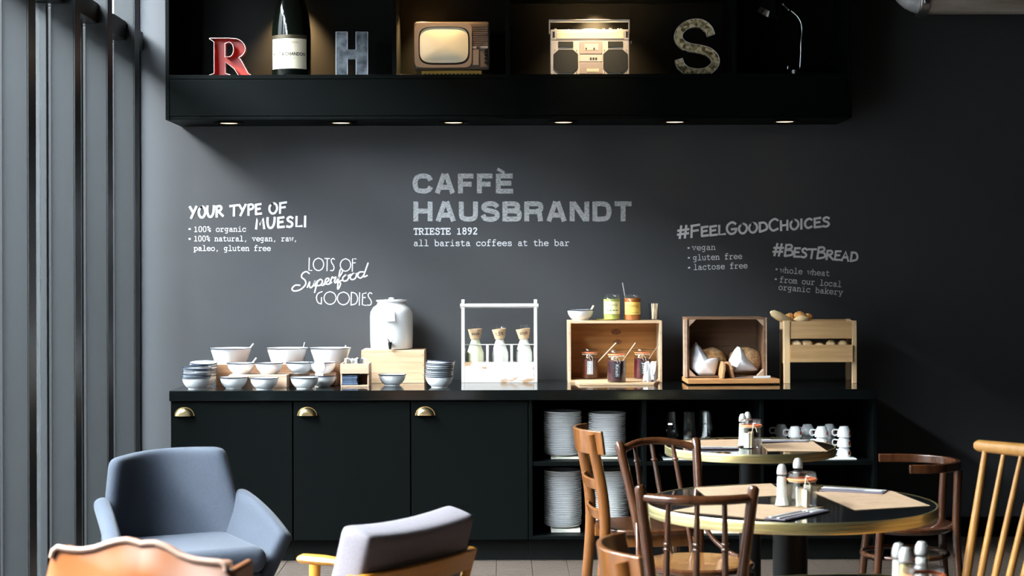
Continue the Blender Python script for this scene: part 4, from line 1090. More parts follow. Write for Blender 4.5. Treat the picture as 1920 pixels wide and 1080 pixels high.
Ro = [(393.5, 71), (395, 70)]+[(430, 70)]+arc(436, 89, 25, 19, -70, 60, 10)+[(452, 108), (466, 133), (471, 136), (471, 139.5), (450, 139.5), (440, 125), (423.5, 113), (423.5, 133), (433, 136.5), (434, 139.5), (393.5, 139.5), (393.5, 136.5), (402.5, 133), (402.5, 77)]
Rh = [(423, 80), (430, 77)]+arc(431, 90.5, 8, 13, -80, 80, 8)+[(423, 104)]
letter('letter_r', 'red metal letter R with an open front, left in the wall cabinet', Ro, [Rh], yR, .06, RED, pm('worn_pale_edge', (.65, .50, .47), .5))
HM = pm('mottled_zinc', (.035, .042, .05), .45, metal=.4, c2=(.16, .18, .20), scale=(22, 22, 22))
Ho = [(631, 59), (652.5, 59), (652.5, 91), (668.5, 91), (668.5, 59), (690.5, 59), (690.5, 139.5), (668.5, 139.5), (668.5, 108), (652.5, 108), (652.5, 139.5), (631, 139.5)]
letter('letter_h', 'dark mottled metal letter H, right of the champagne bottle', Ho, [], yR, .045, HM, pm('pale_metal_edge', (.5, .52, .54), .4, metal=.5), channel=False)
# S : ribbon outline
Sc = smoothp([(1334.5, 66, 0), (1330, 55, 0), (1319, 46, 0), (1305, 43.5, 0), (1289, 47.5, 0), (1276.5, 58, 0), (1273.5, 70, 0), (1281, 82, 0), (1295, 88, 0), (1313, 91, 0), (1330, 96, 0), (1341, 106, 0), (1342, 118, 0), (1332, 129, 0), (1318, 134, 0), (1303, 134, 0), (1288, 130, 0), (1278, 121, 0), (1274, 110, 0)], 4)
Lf, Rt = [], []
for i, p in enumerate(Sc):
    tt = (Sc[min(i+1, len(Sc)-1)]-Sc[max(i-1, 0)]).normalized(); nn = Vector((-tt.y, tt.x, 0))
    Lf.append(p+nn*7.2); Rt.append(p-nn*7.2)
MOS = pm('mirror_mosaic', (.85, .70, .42), .25, metal=.2, c2=(.14, .10, .04), scale=(62, 62, 62), tex='voronoi', lo=.2, hi=.8)
So = [(v.x, min(v.y, 139.5)) for v in Lf+Rt[::-1]]
letter('letter_s', 'silver and gold mosaic letter S, between the boombox and the desk lamp', So, [], yR, .05, MOS, pm('silver_edge', (.75, .72, .66), .35, metal=.6), channel=False)
# champagne bottle
yB = 9.36; k = yB/F
t = thing('champagne_bottle', 'giant dark champagne bottle with a cream label in the wall cabinet', 'bottle', at(547.5, yB, zs))
BG = pm('dark_green_bottle', (.0025, .004, .0025), .05, spec=.6, coat=1)
MB().lathe(pr_ := [(a*k, b*k) for a, b in [(.01, 0), (34, 0), (36.5, 3), (36.6, 68), (36, 90), (33.5, 113), (29, 134), (22, 154), (16, 176), (13, 200), (12.5, 222), (15, 224), (15, 238), (12, 242), (.01, 243)]], seg=48).build('glass_body', BG, t, smooth=True)
FOIL = pm('bronze_foil', (.45, .28, .12), .35, metal=.8)
def foil(u, v):
    a = 2*PI*u-PI/2; tri = abs(((u*2) % 1)*2-1); zt_ = 150-22*tri*1.0
    z1 = 128+24*(1-abs(2*((u+.5) % 1)-1)*2 if abs(2*((u+.5) % 1)-1) < .5 else 0)
    z = z1+(236-z1)*v
    prof = [(105, 33.5), (126, 29), (146, 22), (168, 16), (192, 13), (224, 14), (240, 15.2)]
    rr = 15
    for (za, ra), (zb3, rb) in zip(prof[:-1], prof[1:]):
        if za <= z <= zb3: rr = ra+(rb-ra)*(z-za)/(zb3-za)
    return ((rr+.5)*k*math.cos(a), (rr+.5)*k*math.sin(a), z*k)
MB().shell(foil, 48, 16, .0006).build('neck_foil', FOIL, t, smooth=True)
rb = 36.6*k+.0008
lab_ = MB().lathe([(rb, 15*k), (rb, 71*k)], seg=30, a0=-PI/2-1.12, a1=-PI/2+.98).build('paper_label', pm('cream_label', (.80, .70, .52), .6), t, smooth=True)
MB().lathe([(rb, 72*k), (rb, 78*k)], seg=30, a0=-PI/2-1.2, a1=-PI/2+1.0).build('label_band', pm('dark_gold_band', (.10, .08, .05), .4, metal=.5), t, smooth=True)
def cyl(a0, a1, z0, z1): return lambda u, v: ((rb+.0006)*math.cos(-PI/2+a0+(a1-a0)*u), (rb+.0006)*math.sin(-PI/2+a0+(a1-a0)*u), (z0+(z1-z0)*v)*k)
INK = pm('black_ink', (.03, .025, .02), .6)
text_on('label_print', 'MOET & CHANDON', cyl(-.97, .86, 39, 45.5), INK, lab_, .03)
text_on('label_print', 'CHAMPAGNE', cyl(-.35, .30, 33, 35.5), pm('faint_ink', (.35, .28, .2), .6), lab_, .0)
text_on('label_print', 'BRUT IMPERIAL', cyl(-.6, .5, 62, 65.5), MATS['faint_ink'], lab_, .0)
# television
yT = 9.24; k = yT/F
def P3(px, py, d=yT): return Vector((XX(px, d), d, ZZ(py, d, px)))
tv = thing('television', 'old portable television with a cream screen in the wall cabinet', 'television', at(849, yT, zs))
ox, oz = XX(849, yT), zs
def q(px, py): return (XX(px, yT)-ox, ZZ(py, yT, 849)-oz)
TVB = pm('brown_grey_plastic', (.16, .115, .085), .35, coat=.2); TVG = pm('taupe_bezel', (.33, .25, .19), .35, metal=.3)
a = q(777, 131); b = q(919.5, 40)
MB().box(a[0], b[0], .004, .24, a[1], b[1]).build('cabinet_shell', TVB, tv, bevel=.016, bseg=4, smooth=True)
def sup(cx, cz, rx, rz, n=40, e=4.5):
    out = []
    for i in range(n):
        a_ = 2*PI*i/n; c_1, s_1 = math.cos(a_), math.sin(a_)
        out.append((cx+rx*math.copysign(abs(c_1)**(2/e), c_1), cz+rz*math.copysign(abs(s_1)**(2/e), s_1)))
    return out
fr = fill2d([[ (x, z) for x, z in sup(*( (q(832, 85)[0], q(832, 85)[1]) ), 54*k, 42*k, e=9)], sup(q(834, 86)[0], q(834, 86)[1], 48*k, 36*k)][0:2], .014)
fr.transform(Matrix.Translation((0, -.001, 0)) @ Matrix.Rotation(PI/2, 4, 'X')); fr.materials.append(TVG)
o = bpy.data.objects.new('bezel', fr); COL.objects.link(o); o.parent = tv
MB().prism(sup(q(834, 86)[0], q(834, 86)[1], 47.8*k, 35.8*k), .001, .004).build('screen_surround', BLKST, tv)
c0 = q(833.5, 84.5); mb = MB(); vs = []; fs = []; nr = 8; n = 40
for j in range(nr+1):
    f_ = j/nr; rng = sup(c0[0], c0[1], 45.5*k*max(f_, .001), 33.5*k*max(f_, .001))
    for x, z in rng: vs.append((x, -.016*(1-f_*f_)+.0005, z))
for j in range(nr):
    for i in range(n): fs.append((j*n+i, j*n+(i+1) % n, (j+1)*n+(i+1) % n, (j+1)*n+i))
mb.add(vs, fs); mb.build('screen', pm('cream_picture_tube', (.80, .72, .52), .3, coat=.4), tv, smooth=True)
for i in range(11):
    a = q(887, 49+i*3.7); b = q(916, 50.6+i*3.7); MB().box(a[0], b[0], -.003, .004, b[1], a[1]).build('grille_slat', TVB, tv, bevel=.0005, bseg=1)
a = q(887, 91); b = q(916, 87); MB().box(a[0], a[0]+.022, -.003, .004, a[1], b[1]).build('badge', pm('silver_print', (.7, .65, .6), .3, metal=.6), tv)
for i in range(6): MB().box(a[0]+.045+i*.0065, a[0]+.050+i*.0065, -.005, .004, a[1], b[1]).build('channel_button', MATS['silver_print'], tv, bevel=.0008)
a = q(887, 122); b = q(899, 93); MB().box(a[0], b[0], -.002, .004, a[1], b[1]).build('tuning_scale', TVG, tv)
for i in range(4):
    x, z = q(912, 96+i*7.2); MB().tube([(x, .004, z), (x, -.012, z)], .008, 14).build('control_knob', BLKST, tv, smooth=True)
a = q(791, 138.9); b = q(904, 131.3); MB().box(a[0], b[0], .02, .18, 0, b[1]-.001).build('stand', pm('ochre_stand', (.70, .42, .08), .45), tv, bevel=.002)
for i in range(14):
    x = a[0]+.02+i*(b[0]-a[0]-.04)/13; MB().box(x-.004, x+.004, .0185, .0195, .008, .014).build('stand_slot', BLKST, tv)
# boombox
yB2 = 9.25; k = yB2/F; ox = XX(1110, yB2)
bbx = thing('boombox', 'silver cassette boombox with two round speakers in the wall cabinet', 'radio', (ox, yB2, zs))
SIL = pm('silver_plastic', (.66, .60, .54), .35, metal=.15); SIL2 = pm('taupe_silver', (.42, .36, .33), .4, metal=.1); DKG = pm('speaker_black', (.018, .020, .018), .6); DIAL = pm('pale_dial', (.75, .64, .48), .3)
def q(px, py): return (XX(px, yB2)-ox, ZZ(py, yB2, 1110)-oz)
def pan(name, x0, y0, x1, y1, ya, yb, mat, par=None, bev=.001):
    a = q(x0, y1); b = q(x1, y0); return MB().box(a[0], b[0], ya, yb, max(a[1], 0), b[1]).build(name, mat, par or bbx, bevel=bev)
pan('main_housing', 1033.5, 55, 1181, 146, .003, .11, SIL, bev=.004)
pan('dial_strip', 1045, 60, 1171, 72.5, -.001, .004, DIAL)
for x0 in (1037.5, 1174.5): pan('level_slot', x0, 59, x0+4, 70, .0005, .004, DKG)
pan('seam', 1034, 73.5, 1181, 74.6, .001, .004, SIL2)
for cx in (1062, 1155):
    cz = 114.5
    e = 23; f_ = 13
    oc = [(cx-e, cz-f_), (cx-f_, cz-e+1), (cx+f_, cz-e+1), (cx+e, cz-f_), (cx+e, cz+f_), (cx+f_, cz+e-1), (cx-f_, cz+e-1), (cx-e, cz+f_)]
    s_ = MB().prism([q(*p) for p in oc], -.001, .004).build('speaker_plate', DKG, bbx, bevel=.0008)
    c0 = q(cx, cz)
    MB().lathe([(19*k, -.0015), (20.5*k, -.004), (19*k, -.006), (17*k, -.003), (7*k, .000), (6.5*k, -.003), (3*k, -.005), (.0001, -.0055)], seg=32, M=Matrix.Translation((c0[0], -.001, c0[1])) @ Matrix.Rotation(-PI/2, 4, 'X') @ Matrix.Diagonal((1, 1, -1, 1))).build('speaker_cone', pm('cone_black', (.03, .03, .028), .35), s_, smooth=True)
    pan('tweeter', cx-14, 77.5, cx+14, 88.5, -.001, .004, DKG)
    for sx in (-1, 1):
        for sy in (-1, 1):
            a = q(cx+sx*20.5, cz+sy*20.5); MB().ball((a[0], .001, a[1]), .0022, 8, 5).build('corner_screw', BLKST, bbx, smooth=True)
cs = pan('cassette_door', 1088, 77, 1130, 101, -.003, .004, SIL2)
pan('cassette_window', 1097, 83, 1123, 94, -.004, -.0025, DIAL, cs)
for x in (1100, 1115):
    a = q(x, 91); MB().tube([(a[0], -.0035, a[1]), (a[0], -.0055, a[1])], .0045, 12).build('cassette_spool', DKG, cs, smooth=True)
pan('key_panel', 1088, 103, 1130, 115.5, -.002, .004, SIL)
for i in range(3): pan('tape_key', 1107+i*5, 108, 1110.5+i*5, 112, -.004, -.0015, DKG)
lp = pan('lower_panel', 1088, 117, 1130, 138.5, -.002, .004, SIL2)
pan('lower_window', 1101, 129, 1124, 135, -.003, -.0015, DIAL, lp)
for x, r_ in ((1043, 2.6), (1068, 1.6), (1134, 2.4), (1147, 2.6), (1162, 2.4), (1167.5, 2.4)):
    a = q(x, 55); MB().tube([(a[0], .05, a[1]-.001), (a[0], .05, a[1]+r_*1.6*k)], r_*k, 12).build('top_knob', SIL, bbx, smooth=True)
a = q(1108, 55); MB().lathe([(17*k, 0), (16*k, .006), (.0001, .009)], (a[0], .05, a[1]-.001), 24).build('top_dial', SIL, bbx, smooth=True)
for x in (1185,):
    a = q(1181, 79); MB().tube([(a[0], .03, a[1]), (a[0]+.014, .03, a[1])], .010, 14).build('side_knob', SIL, bbx, smooth=True)
hd = MB()
za = q(0, 37.5)[1]; 
o = pan('carrying_handle', 1031, 35.3, 1181, 40.5, .02, .034, SIL, bev=.003)
for x0 in (1030.5, 1180): pan('handle_arm', x0, 36, x0+2.4, 62, .016, .03, SIL, o)
# desk lamp
yL = 9.32; k = yL/F; ox = XX(1497, yL)
dl = thing('desk_lamp', 'black desk lamp with a chrome gooseneck in the right bay of the wall cabinet', 'lamp', (ox, yL, zs))
def q(px, py, dy=0): return (XX(px, yL)-ox, dy, ZZ(py, yL, 1497)-oz)
BK = pm('glossy_black_paint', (.006, .006, .006), .08, coat=1)
MB().lathe([(.0001, 0), (.058, 0), (.062, .004), (.061, .030), (.05, .036), (.0001, .038)], seg=32).build('base', BK, dl, smooth=True)
MB().lathe([(.020, .037), (.018, .043), (.010, .047), (.006, .050)], (q(1501, 0)[0], 0, 0), 18).build('stem_collar', CHROME, dl, smooth=True)
MB().tube([q(1501, 133), q(1503, 98)], .0065, 12).build('stem', CHROME, dl, smooth=True)
MB().tube(smoothp([q(1503, 99), q(1503, 80), q(1505, 58), q(1503, 42), q(1496, 30), q(1485, 20)], 5), [.0050]*26, 10).build('gooseneck', CHROME, dl, smooth=True)
MB().ball(q(1480, 18), .008, 12, 8).ball(q(1470, 8), .010, 12, 8).build('joint', CHROME, dl, smooth=True)
ce = Vector(q(1445, 8)); M = Matrix.Translation(ce) @ Matrix.Rotation(R(28), 4, 'Y')
MB().lathe([(.020, .075), (.026, .060), (.045, .035), (.075, -.01), (.088, -.048), (.090, -.052), (.086, -.050), (.073, -.010), (.043, .033), (.0001, .055)], seg=32, M=M).build('shade', BK, dl, smooth=True)
MB().tube([q(1455, -6), q(1480, 18)], .006, 10).build('shade_arm', BK, dl, smooth=True)
MB().box(q(1476, 0)[0]-.004, q(1476, 0)[0]+.012, -.05, -.035, .034, .052).build('switch', CHROME, dl, bevel=.002)
cb = MB().tube(smoothp([W(1518, 134, 9.3), W(1530, 129.5, 9.3), W(1540, 127, 9.32), W(1550, 131, 9.33), W(1548, 136, 9.3), W(1560, 137, 9.28)], 5), .0026, 8).build('lamp_cable', BK, None, smooth=True)
tag(cb, 'black lamp cable coiled beside the desk lamp', 'cable')
# halogen spots inside the bays, plus unseen front fills added for television and boombox
spot(XX(548, 9.4), 9.46, zs+.50, XX(548, 9.5), 9.56, zs+.1, 95, 80, 1.0)
spot(XX(800, 9.0), 9.02, 3.45, XX(838, 9.3), 9.28, 2.6, 22, 44, 1.0, (1, .66, .32)); spot(XX(790, 9.45), 9.52, 2.95, XX(790, 9.3), 9.35, 2.5, 60, 90, 1.0, (1, .62, .25))
spot(XX(1112, 9.4), 9.36, 2.94, XX(1110, 9.3), 9.33, 2.7, 50, 95, .9, (1, .66, .32)); spot(XX(1112, 9.0), 9.0, 3.30, XX(1110, 9.2), 9.25, 2.65, 34, 44, 1.0, (1, .72, .42)); spot(XX(1118, 9.5), 9.50, 2.945, XX(1118, 9.5), 9.54, 2.6, 40, 100, 1.0, (1, .66, .32))
# ================================================================ FURNITURE
# ---- bistro tables
MARB = pm('black_table_glass', (.002, .0025, .003), .06, spec=.5)
def table(label, x, y, r, colr=.04):
    t = thing('bistro_table', label, 'table', (x, y, 0))
    MB().lathe([(.0001, .722), (r-.006, .722), (r-.006, .7495), (.0001, .7495)], seg=96).build('table_top', MARB, t, smooth=True)
    p = [(r-.0055, .751), (r-.001, .7515), (r+.001, .749), (r+.001, .7425), (r-.0015, .741), (r-.0015, .7395), (r+.001, .738), (r+.001, .7305), (r-.0015, .729), (r-.0015, .7275), (r+.001, .726), (r+.001, .718), (r-.001, .7155), (r-.0055, .7155)]
    MB().lathe(p, seg=96).build('brass_band', GOLD, t, smooth=True)
    MB().tube([(0, 0, .03), (0, 0, .722)], colr, 24).build('column', BLKST, t, smooth=True)
    MB().lathe([(.0001, 0), (r*.52, 0), (r*.52, .012), (r*.2, .028), (colr, .04)], seg=48).build('base', BLKST, t, smooth=True)
    MB().box(-.17, .17, -.025, .025, .700, .7215).box(-.025, .025, -.17, .17, .6985, .7215).build('spider_bracket', BLKST, t)
    return t
yn = 5.50; xn = XX(1480, yn); rn_ = 270*yn/F
yq = 7.23; xq = XX(1405, yq); rq = 158.5*yq/F
table('round brass-edged bistro table with black top, nearer one in full view', xn, yn, rn_, .055)
table('smaller round brass-edged bistro table beside the open shelves', xq, yq, rq, .045)
y3 = 3.80; x3 = XX(1650, 3.8)
table('round table at the bottom edge, under the front shakers', x3, y3, .415)
ZT = .7497
# ---- shakers and string jars
def shaker(label, x, y, z=ZT, h=.132, fillc=(.75, .74, .72)):
    t = thing('salt_shaker', label, 'shaker', (x, y, z))
    MB().lathe([(.0001, 0), (.020, 0), (.024, .006), (.0235, .016), (.019, .024), (.0165, .034), (.0145, h*.78)], seg=10).build('glass_body', JGL, t)
    MB().lathe([(.0001, .004), (.021, .006), (.0160, .030), (.0135, h*.70), (.0001, h*.70)], seg=10).build('salt', pm('salt_%d' % int(fillc[0]*100), fillc, .8), t)
    MB().lathe([(.0148, h*.76), (.0158, h*.775), (.0158, h*.83), (.0150, h*.86), (.0135, h*.92), (.009, h*.98), (.0001, h)], seg=20).build('metal_cap', PALECH, t, smooth=True)
    return t
LIDG = glassy('frosted_lid_glass', (.95, .92, .92), 7.0, 1.5, .15)
def stringjar(label, x, y, z=ZT, r=.044, h=.108, rz=0):
    t = thing('string_jar', label, 'jar', (x, y, z), rz)
    MB().lathe([(.0001, 0), (r*.9, 0), (r, .006), (r, h*.66), (r*.90, h*.74), (r*.90, h*.77)], seg=28).build('glass_body', JGL, t, smooth=True)
    MB().lathe([(r*.90, h*.765), (r*1.05, h*.77), (r*1.07, h*.80), (r*1.02, h*.825), (r*.9, h*.825)], seg=28).build('rubber_ring', RUB, t, smooth=True)
    MB().lathe([(r*.95, h*.83), (r*1.0, h*.88), (r*.96, h*.98), (r*.86, h), (r*.7, h*.985), (.0001, h*.975)], seg=28).build('glass_lid', LIDG, t, smooth=True)
    st = MB().tube([(math.cos(a)*r*.95, math.sin(a)*r*.95, h*.745) for a in [2*PI*i/24 for i in range(25)]], .0014, 6, cap=False)
    st.tube([(.004, -r*1.08, h*.9), (.002, -r*1.09, h*.75), (-.004, -r*1.08, h*.55)], .0014, 6).tube([(.004, -r*1.08, h*.85), (.016, -r*1.02, h*.7), (.018, -r*1.02, h*.6)], .0014, 6).build('twine', STR, t, smooth=True)
    rr = random.Random(int(x*1000))
    for i in range(7):
        a = rr.random()*6.28; q_ = r*.5*rr.random()
        tt = [('sweetener_tube', (.80, .78, .74)), ('sugar_tube', (.72, .50, .28)), ('sugar_tube', (.78, .72, .62))][i % 3]
        M = Matrix.Translation((q_*math.cos(a), q_*math.sin(a), .004)) @ Matrix.Rotation(rr.uniform(-.2, .2), 4, 'X') @ Matrix.Rotation(a, 4, 'Z')
        MB().box(-.010, .010, -.003, .003, 0, .055+.012*rr.random(), M).build('sugar_sachet', pm('sachet_%d' % int(tt[1][1]*100), tt[1], .7), t)
    return t
p = PL(1466, 950, .75); shaker('tall glass salt shaker left of the string jar on the nearer bistro table', p.x, p.y, h=.134)
p = PL(1504, 951, .75); stringjar('clip-top jar with red ring and twine on the nearer bistro table', p.x, p.y, h=.110)
shaker('pepper shaker hidden behind the string jar on the nearer bistro table', XX(1495, 5.55), 5.55, h=.136, fillc=(.08, .07, .06))
p = PL(1408, 845, .75); stringjar('clip-top jar with red ring and twine on the farther bistro table', XX(1407, 7.12), 7.12, h=.120, r=.044)
shaker('salt shaker left behind the string jar on the farther bistro table', XX(1391.5, 7.20), 7.20, h=.138)
shaker('pepper shaker behind the string jar on the farther bistro table', XX(1401, 7.24), 7.24, h=.142, fillc=(.08, .07, .06))
shaker('left shaker at the bottom edge of the picture', XX(1684, 3.86), 3.86, h=.134)
shaker('middle shaker at the bottom edge of the picture', XX(1697, 3.80), 3.80, h=.134, fillc=(.78, .60, .30))
shaker('right shaker at the bottom edge, behind the front jar', XX(1727, 3.93), 3.93, h=.126)
stringjar('front jar cut off by the bottom edge of the picture', XX(1730, 3.78), 3.78, h=.095, r=.046)
# ---- placemats, napkins, cutlery
def mat_(label, corners, prints=True):
    ps = [PL(a, b, ZT) for a, b in corners]
    mb = MB(); vs = [(p.x, p.y, ZT+.0006) for p in ps]+[(p.x, p.y, ZT+.0014) for p in ps]; n = len(ps)
    mb.add(vs, [tuple(range(n)), tuple(range(n, 2*n))]+[(i, (i+1) % n, (i+1) % n+n, i+n) for i in range(n)])
    o = mb.build('placemat', PAPER, None); tag(o, label, 'placemat')
    P = [Vector((p.x, p.y, ZT+.0018)) for p in ps]
    def f(u0, u1, v0, v1):
        def g(u, v):
            a = u0+(u1-u0)*u; b = v0+(v1-v0)*v
            return P[0].lerp(P[1], a).lerp(P[3].lerp(P[2], a), 1-b)
        return g
    ik = pm('brown_print', (.17, .11, .07), .8)
    for r_, wd in ((.30, 'coffee  &  breakfast'), (.5, 'good  morning'), (.68, 'every day fresh')):
        m2 = MB(); 
        g = f(.25, .75, r_-.008, r_+.008)
        for i in range(12):
            a0 = i/12; a1 = a0+.06*(1 if i % 3 else .5)
            m2.add([g(a0, 0), g(a1, 0), g(a1, 1), g(a0, 1)], [(0, 1, 2, 3)])
        m2.build('printed_line', ik, o, fix=False)
    return o
mat_('beige paper placemat at the left rear of the nearer bistro table', [(1303, 915), (1445, 907), (1478, 929), (1330, 936)])
mat_('beige paper placemat at the front left of the nearer bistro table', [(1345, 943), (1545, 951), (1446, 975), (1262, 958)])
mat_('beige paper placemat at the right of the nearer bistro table', [(1525, 923), (1672, 921), (1744, 949), (1604, 957)])
mat_('beige paper placemat at the left of the farther bistro table', [(1268, 827), (1388, 824), (1396, 838), (1292, 842)])
mat_('beige paper placemat at the right of the farther bistro table', [(1424, 833), (1524, 828), (1552, 847), (1440, 846)])
NPK = pm('mauve_grey_napkin', (.12, .10, .125), .85)
def setting(label, c0, c1, wpx, where):
    a = PL(*c0, ZT); b = PL(*c1, ZT); a.z = b.z = 0
    L = (b-a).length; rz = math.atan2(b.y-a.y, b.x-a.x); c = (a+b)/2
    n = thing('paper_napkin', 'mauve-grey folded napkin '+where, 'napkin', (c.x, c.y, ZT+.0019), rz)
    MB().box(-L/2, L/2, -wpx/2, wpx/2, 0, .003).build('folded_paper', NPK, n, bevel=.001)
    MB().box(-L/2+.004, L/2-.004, -wpx/2+.003, wpx/2-.002, .0031, .0045).build('upper_fold', NPK, n)
    for nm, dy, lb in (('fork', -.012, 'fork'), ('knife', .014, 'knife')):
        k_ = thing(nm, 'steel %s lying on the napkin %s' % (lb, where), nm, (c.x-dy*math.sin(rz), c.y+dy*math.cos(rz), ZT+.0067), rz)
        s_ = L*.5
        MB().tube([(-s_, 0, .002), (-s_*.2, 0, .0025), (s_*.35, 0, .002)], [.006, .0035, .003], 8, flat=(.35, 1)).build('handle', PALECH, k_, smooth=True)
        if nm == 'fork':
            MB().box(s_*.35, s_*.55, -.010, .010, .0005, .002).build('fork_root', PALECH, k_, bevel=.001)
            for i in range(4): MB().box(s_*.55, s_*.9, -.010+i*.0056, -.0072+i*.0056, .0005, .002).build('tine', PALECH, k_)
        else: MB().box(s_*.35, s_*1.0, -.008, .006, .0005, .002).build('blade', PALECH, k_, bevel=.0006)
setting('', (1452, 976), (1537, 958), .07, 'at the front left placemat of the nearer bistro table')
setting('', (1542, 919), (1660, 925), .085, 'at the right placemat of the nearer bistro table')
setting('', (1291, 842), (1385, 842), .05, 'at the left placemat of the farther bistro table')
setting('', (1428, 829), (1515, 829), .06, 'at the right placemat of the farther bistro table')

# ---- bentwood spindle chair (front = local +Y, back posts at -Y)
def spindle_chair(label, x, y, rz, bead=.79, hb=.875, arch=.022, wood_=CHW2, beads=1, wt=.158, lean=.09):
    t = thing('spindle_chair', label, 'chair', (x, y, 0), rz)
    for s in (-1, 1):
        pts = smoothp([(s*.165, -.24, 0), (s*.135, -.20, .25), (s*.118, -.185, .46), (s*.130, -.205, .62), (s*wt, -.185-lean, hb-.008)], 6)
        n = len(pts); MB().tube(pts+[pts[-1]+Vector((s*.0015, -.001, .008))], [.0165]*n+[.010], 12).build('back_post', wood_, t, smooth=True)
        MB().tube(smoothp([(s*.12, .15, .455), (s*.135, .17, .25), (s*.155, .20, 0)], 4), .015, 12).build('front_leg', wood_, t, smooth=True)
        MB().tube(smoothp([(s*.128, -.196, .60), (s*.150, -.15, .53), (s*.178, -.09, .488), (s*.182, -.02, .478)], 5), .0085, 10).build('seat_brace', wood_, t, smooth=True)
    yt = -.185-lean
    zc = hb-.035
    def rail(s): return Vector((s*(wt-.006), yt+.008-.060*(1-s*s), zc+arch*(1-s*s)))
    MB().tube([rail(-1+2*i/16) for i in range(17)], [.0135]*17, 12).build('top_rail', wood_, t, smooth=True)
    for i, s in enumerate((-.52, 0, .50)):
        a = Vector((s*.17, -.178, .470)); b = rail(s)
        MB().tube([a, a.lerp(b, .4), b], [.0075, .0095, .0075], 10).build('spindle', wood_, t, smooth=True)
        for j in range(beads):
            f_ = (bead-j*.016-a.z)/(b.z-a.z); c_ = a.lerp(b, f_)
            o = MB().ball(c_, .0125, 12, 7, (1, 1, .6)).build('turned_ring', wood_, t, smooth=True)
    MB().lathe([(.0001, .458), (.185, .455), (.196, .462), (.198, .474), (.190, .480)], seg=44).build('seat_ring', wood_, t, smooth=True)
    MB().lathe([(.188, .4785), (.17, .4775), (.0001, .474)], seg=44).build('seat_panel', SEATW, t, smooth=True)
    MB().tube([(math.cos(a)*.165, math.sin(a)*.175-.005, .27) for a in [2*PI*i/32 for i in range(33)]], .009, 10, cap=False).build('ring_stretcher', wood_, t, smooth=True)
    return t
# chair B: behind the nearer table, facing it (towards the camera)
fx, fy = .13, -.33
rzB = math.atan2(-(.15), -.33)      # front dir (.15,-.33)
def rz_for(dx, dy): return math.atan2(-dx, dy)
cB = spindle_chair('spindle-back bentwood chair with arched rail facing the camera between the two tables', .665, 6.00, rz_for(.16, -.36), bead=.80, arch=.026)
cC = spindle_chair('nearest spindle-back bentwood chair, seen from behind, pushed up to the nearer table', .560, 5.12, rz_for(.03, .36), bead=.72, arch=.0, beads=2, hb=.885, lean=.08)
# ---- slab-back chair (front = +X)
def slab_chair(label, x, y, rz):
    t = thing('slab_back_chair', label, 'chair', (x, y, 0), rz)
    for s in (-1, 1):
        MB().tube(smoothp([(-.235, s*.165, 0), (-.205, s*.165, .2), (-.185, s*.165, .45), (-.195, s*.16, .62), (-.238, s*.150, .842)], 5), [.019]*21, 8, flat=(1.15, .72)).build('back_post', CHW, t, smooth=True)
        MB().tube([(.165, s*.16, .44), (.185, s*.168, 0)], [.018, .013], 8).build('front_leg', CHW, t, smooth=True)
        MB().box(-.17, .16, s*.152-.009, s*.152+.009, .40, .447).build('seat_apron', CHW, t, bevel=.003)
        MB().tube([(-.205, s*.163, .22), (.175, s*.165, .22)], .009, 8).build('side_stretcher', CHW, t, smooth=True)
    MB().box(.150, .168, -.15, .15, .40, .447).build('seat_apron', CHW, t, bevel=.003)
    seat = []
    for i in range(28):
        a = 2*PI*i/28; c_1, s_1 = math.cos(a), math.sin(a); e = 3.2
        seat.append((.195*math.copysign(abs(c_1)**(2/e), c_1)+.01, .195*math.copysign(abs(s_1)**(2/e), s_1)*(1+.06*c_1)))
    MB().hprism(seat, .4475, .470).build('seat', CHW2, t, bevel=.006, bseg=3, smooth=True)
    def slab(hw, z0, z1, dep, th, x0):
        def fn(u, v):
            s = u*2-1
            return (x0-.012*v+dep*(abs(s)**2.4), s*hw, z0+(z1-z0)*v)
        return MB().shell(fn, 16, 3, th)
    slab(.182, .765, .858, .075, .014, -.262).build('top_slab', CHW, t, smooth=True, bevel=.003)
    slab(.150, .625, .665, .03, .012, -.225).build('back_slat', CHW, t, smooth=True, bevel=.002)
    slab(.150, .505, .545, .02, .012, -.205).build('lower_slat', CHW, t, smooth=True, bevel=.002)
    return t
slab_chair('slab-back café chair in side view before the plate stacks', .555, 6.95, R(7))
slab_chair('slab-back chair cut off at the bottom edge, only its top slab showing', XX(1140, 3.98)+.255, 4.02, R(2))
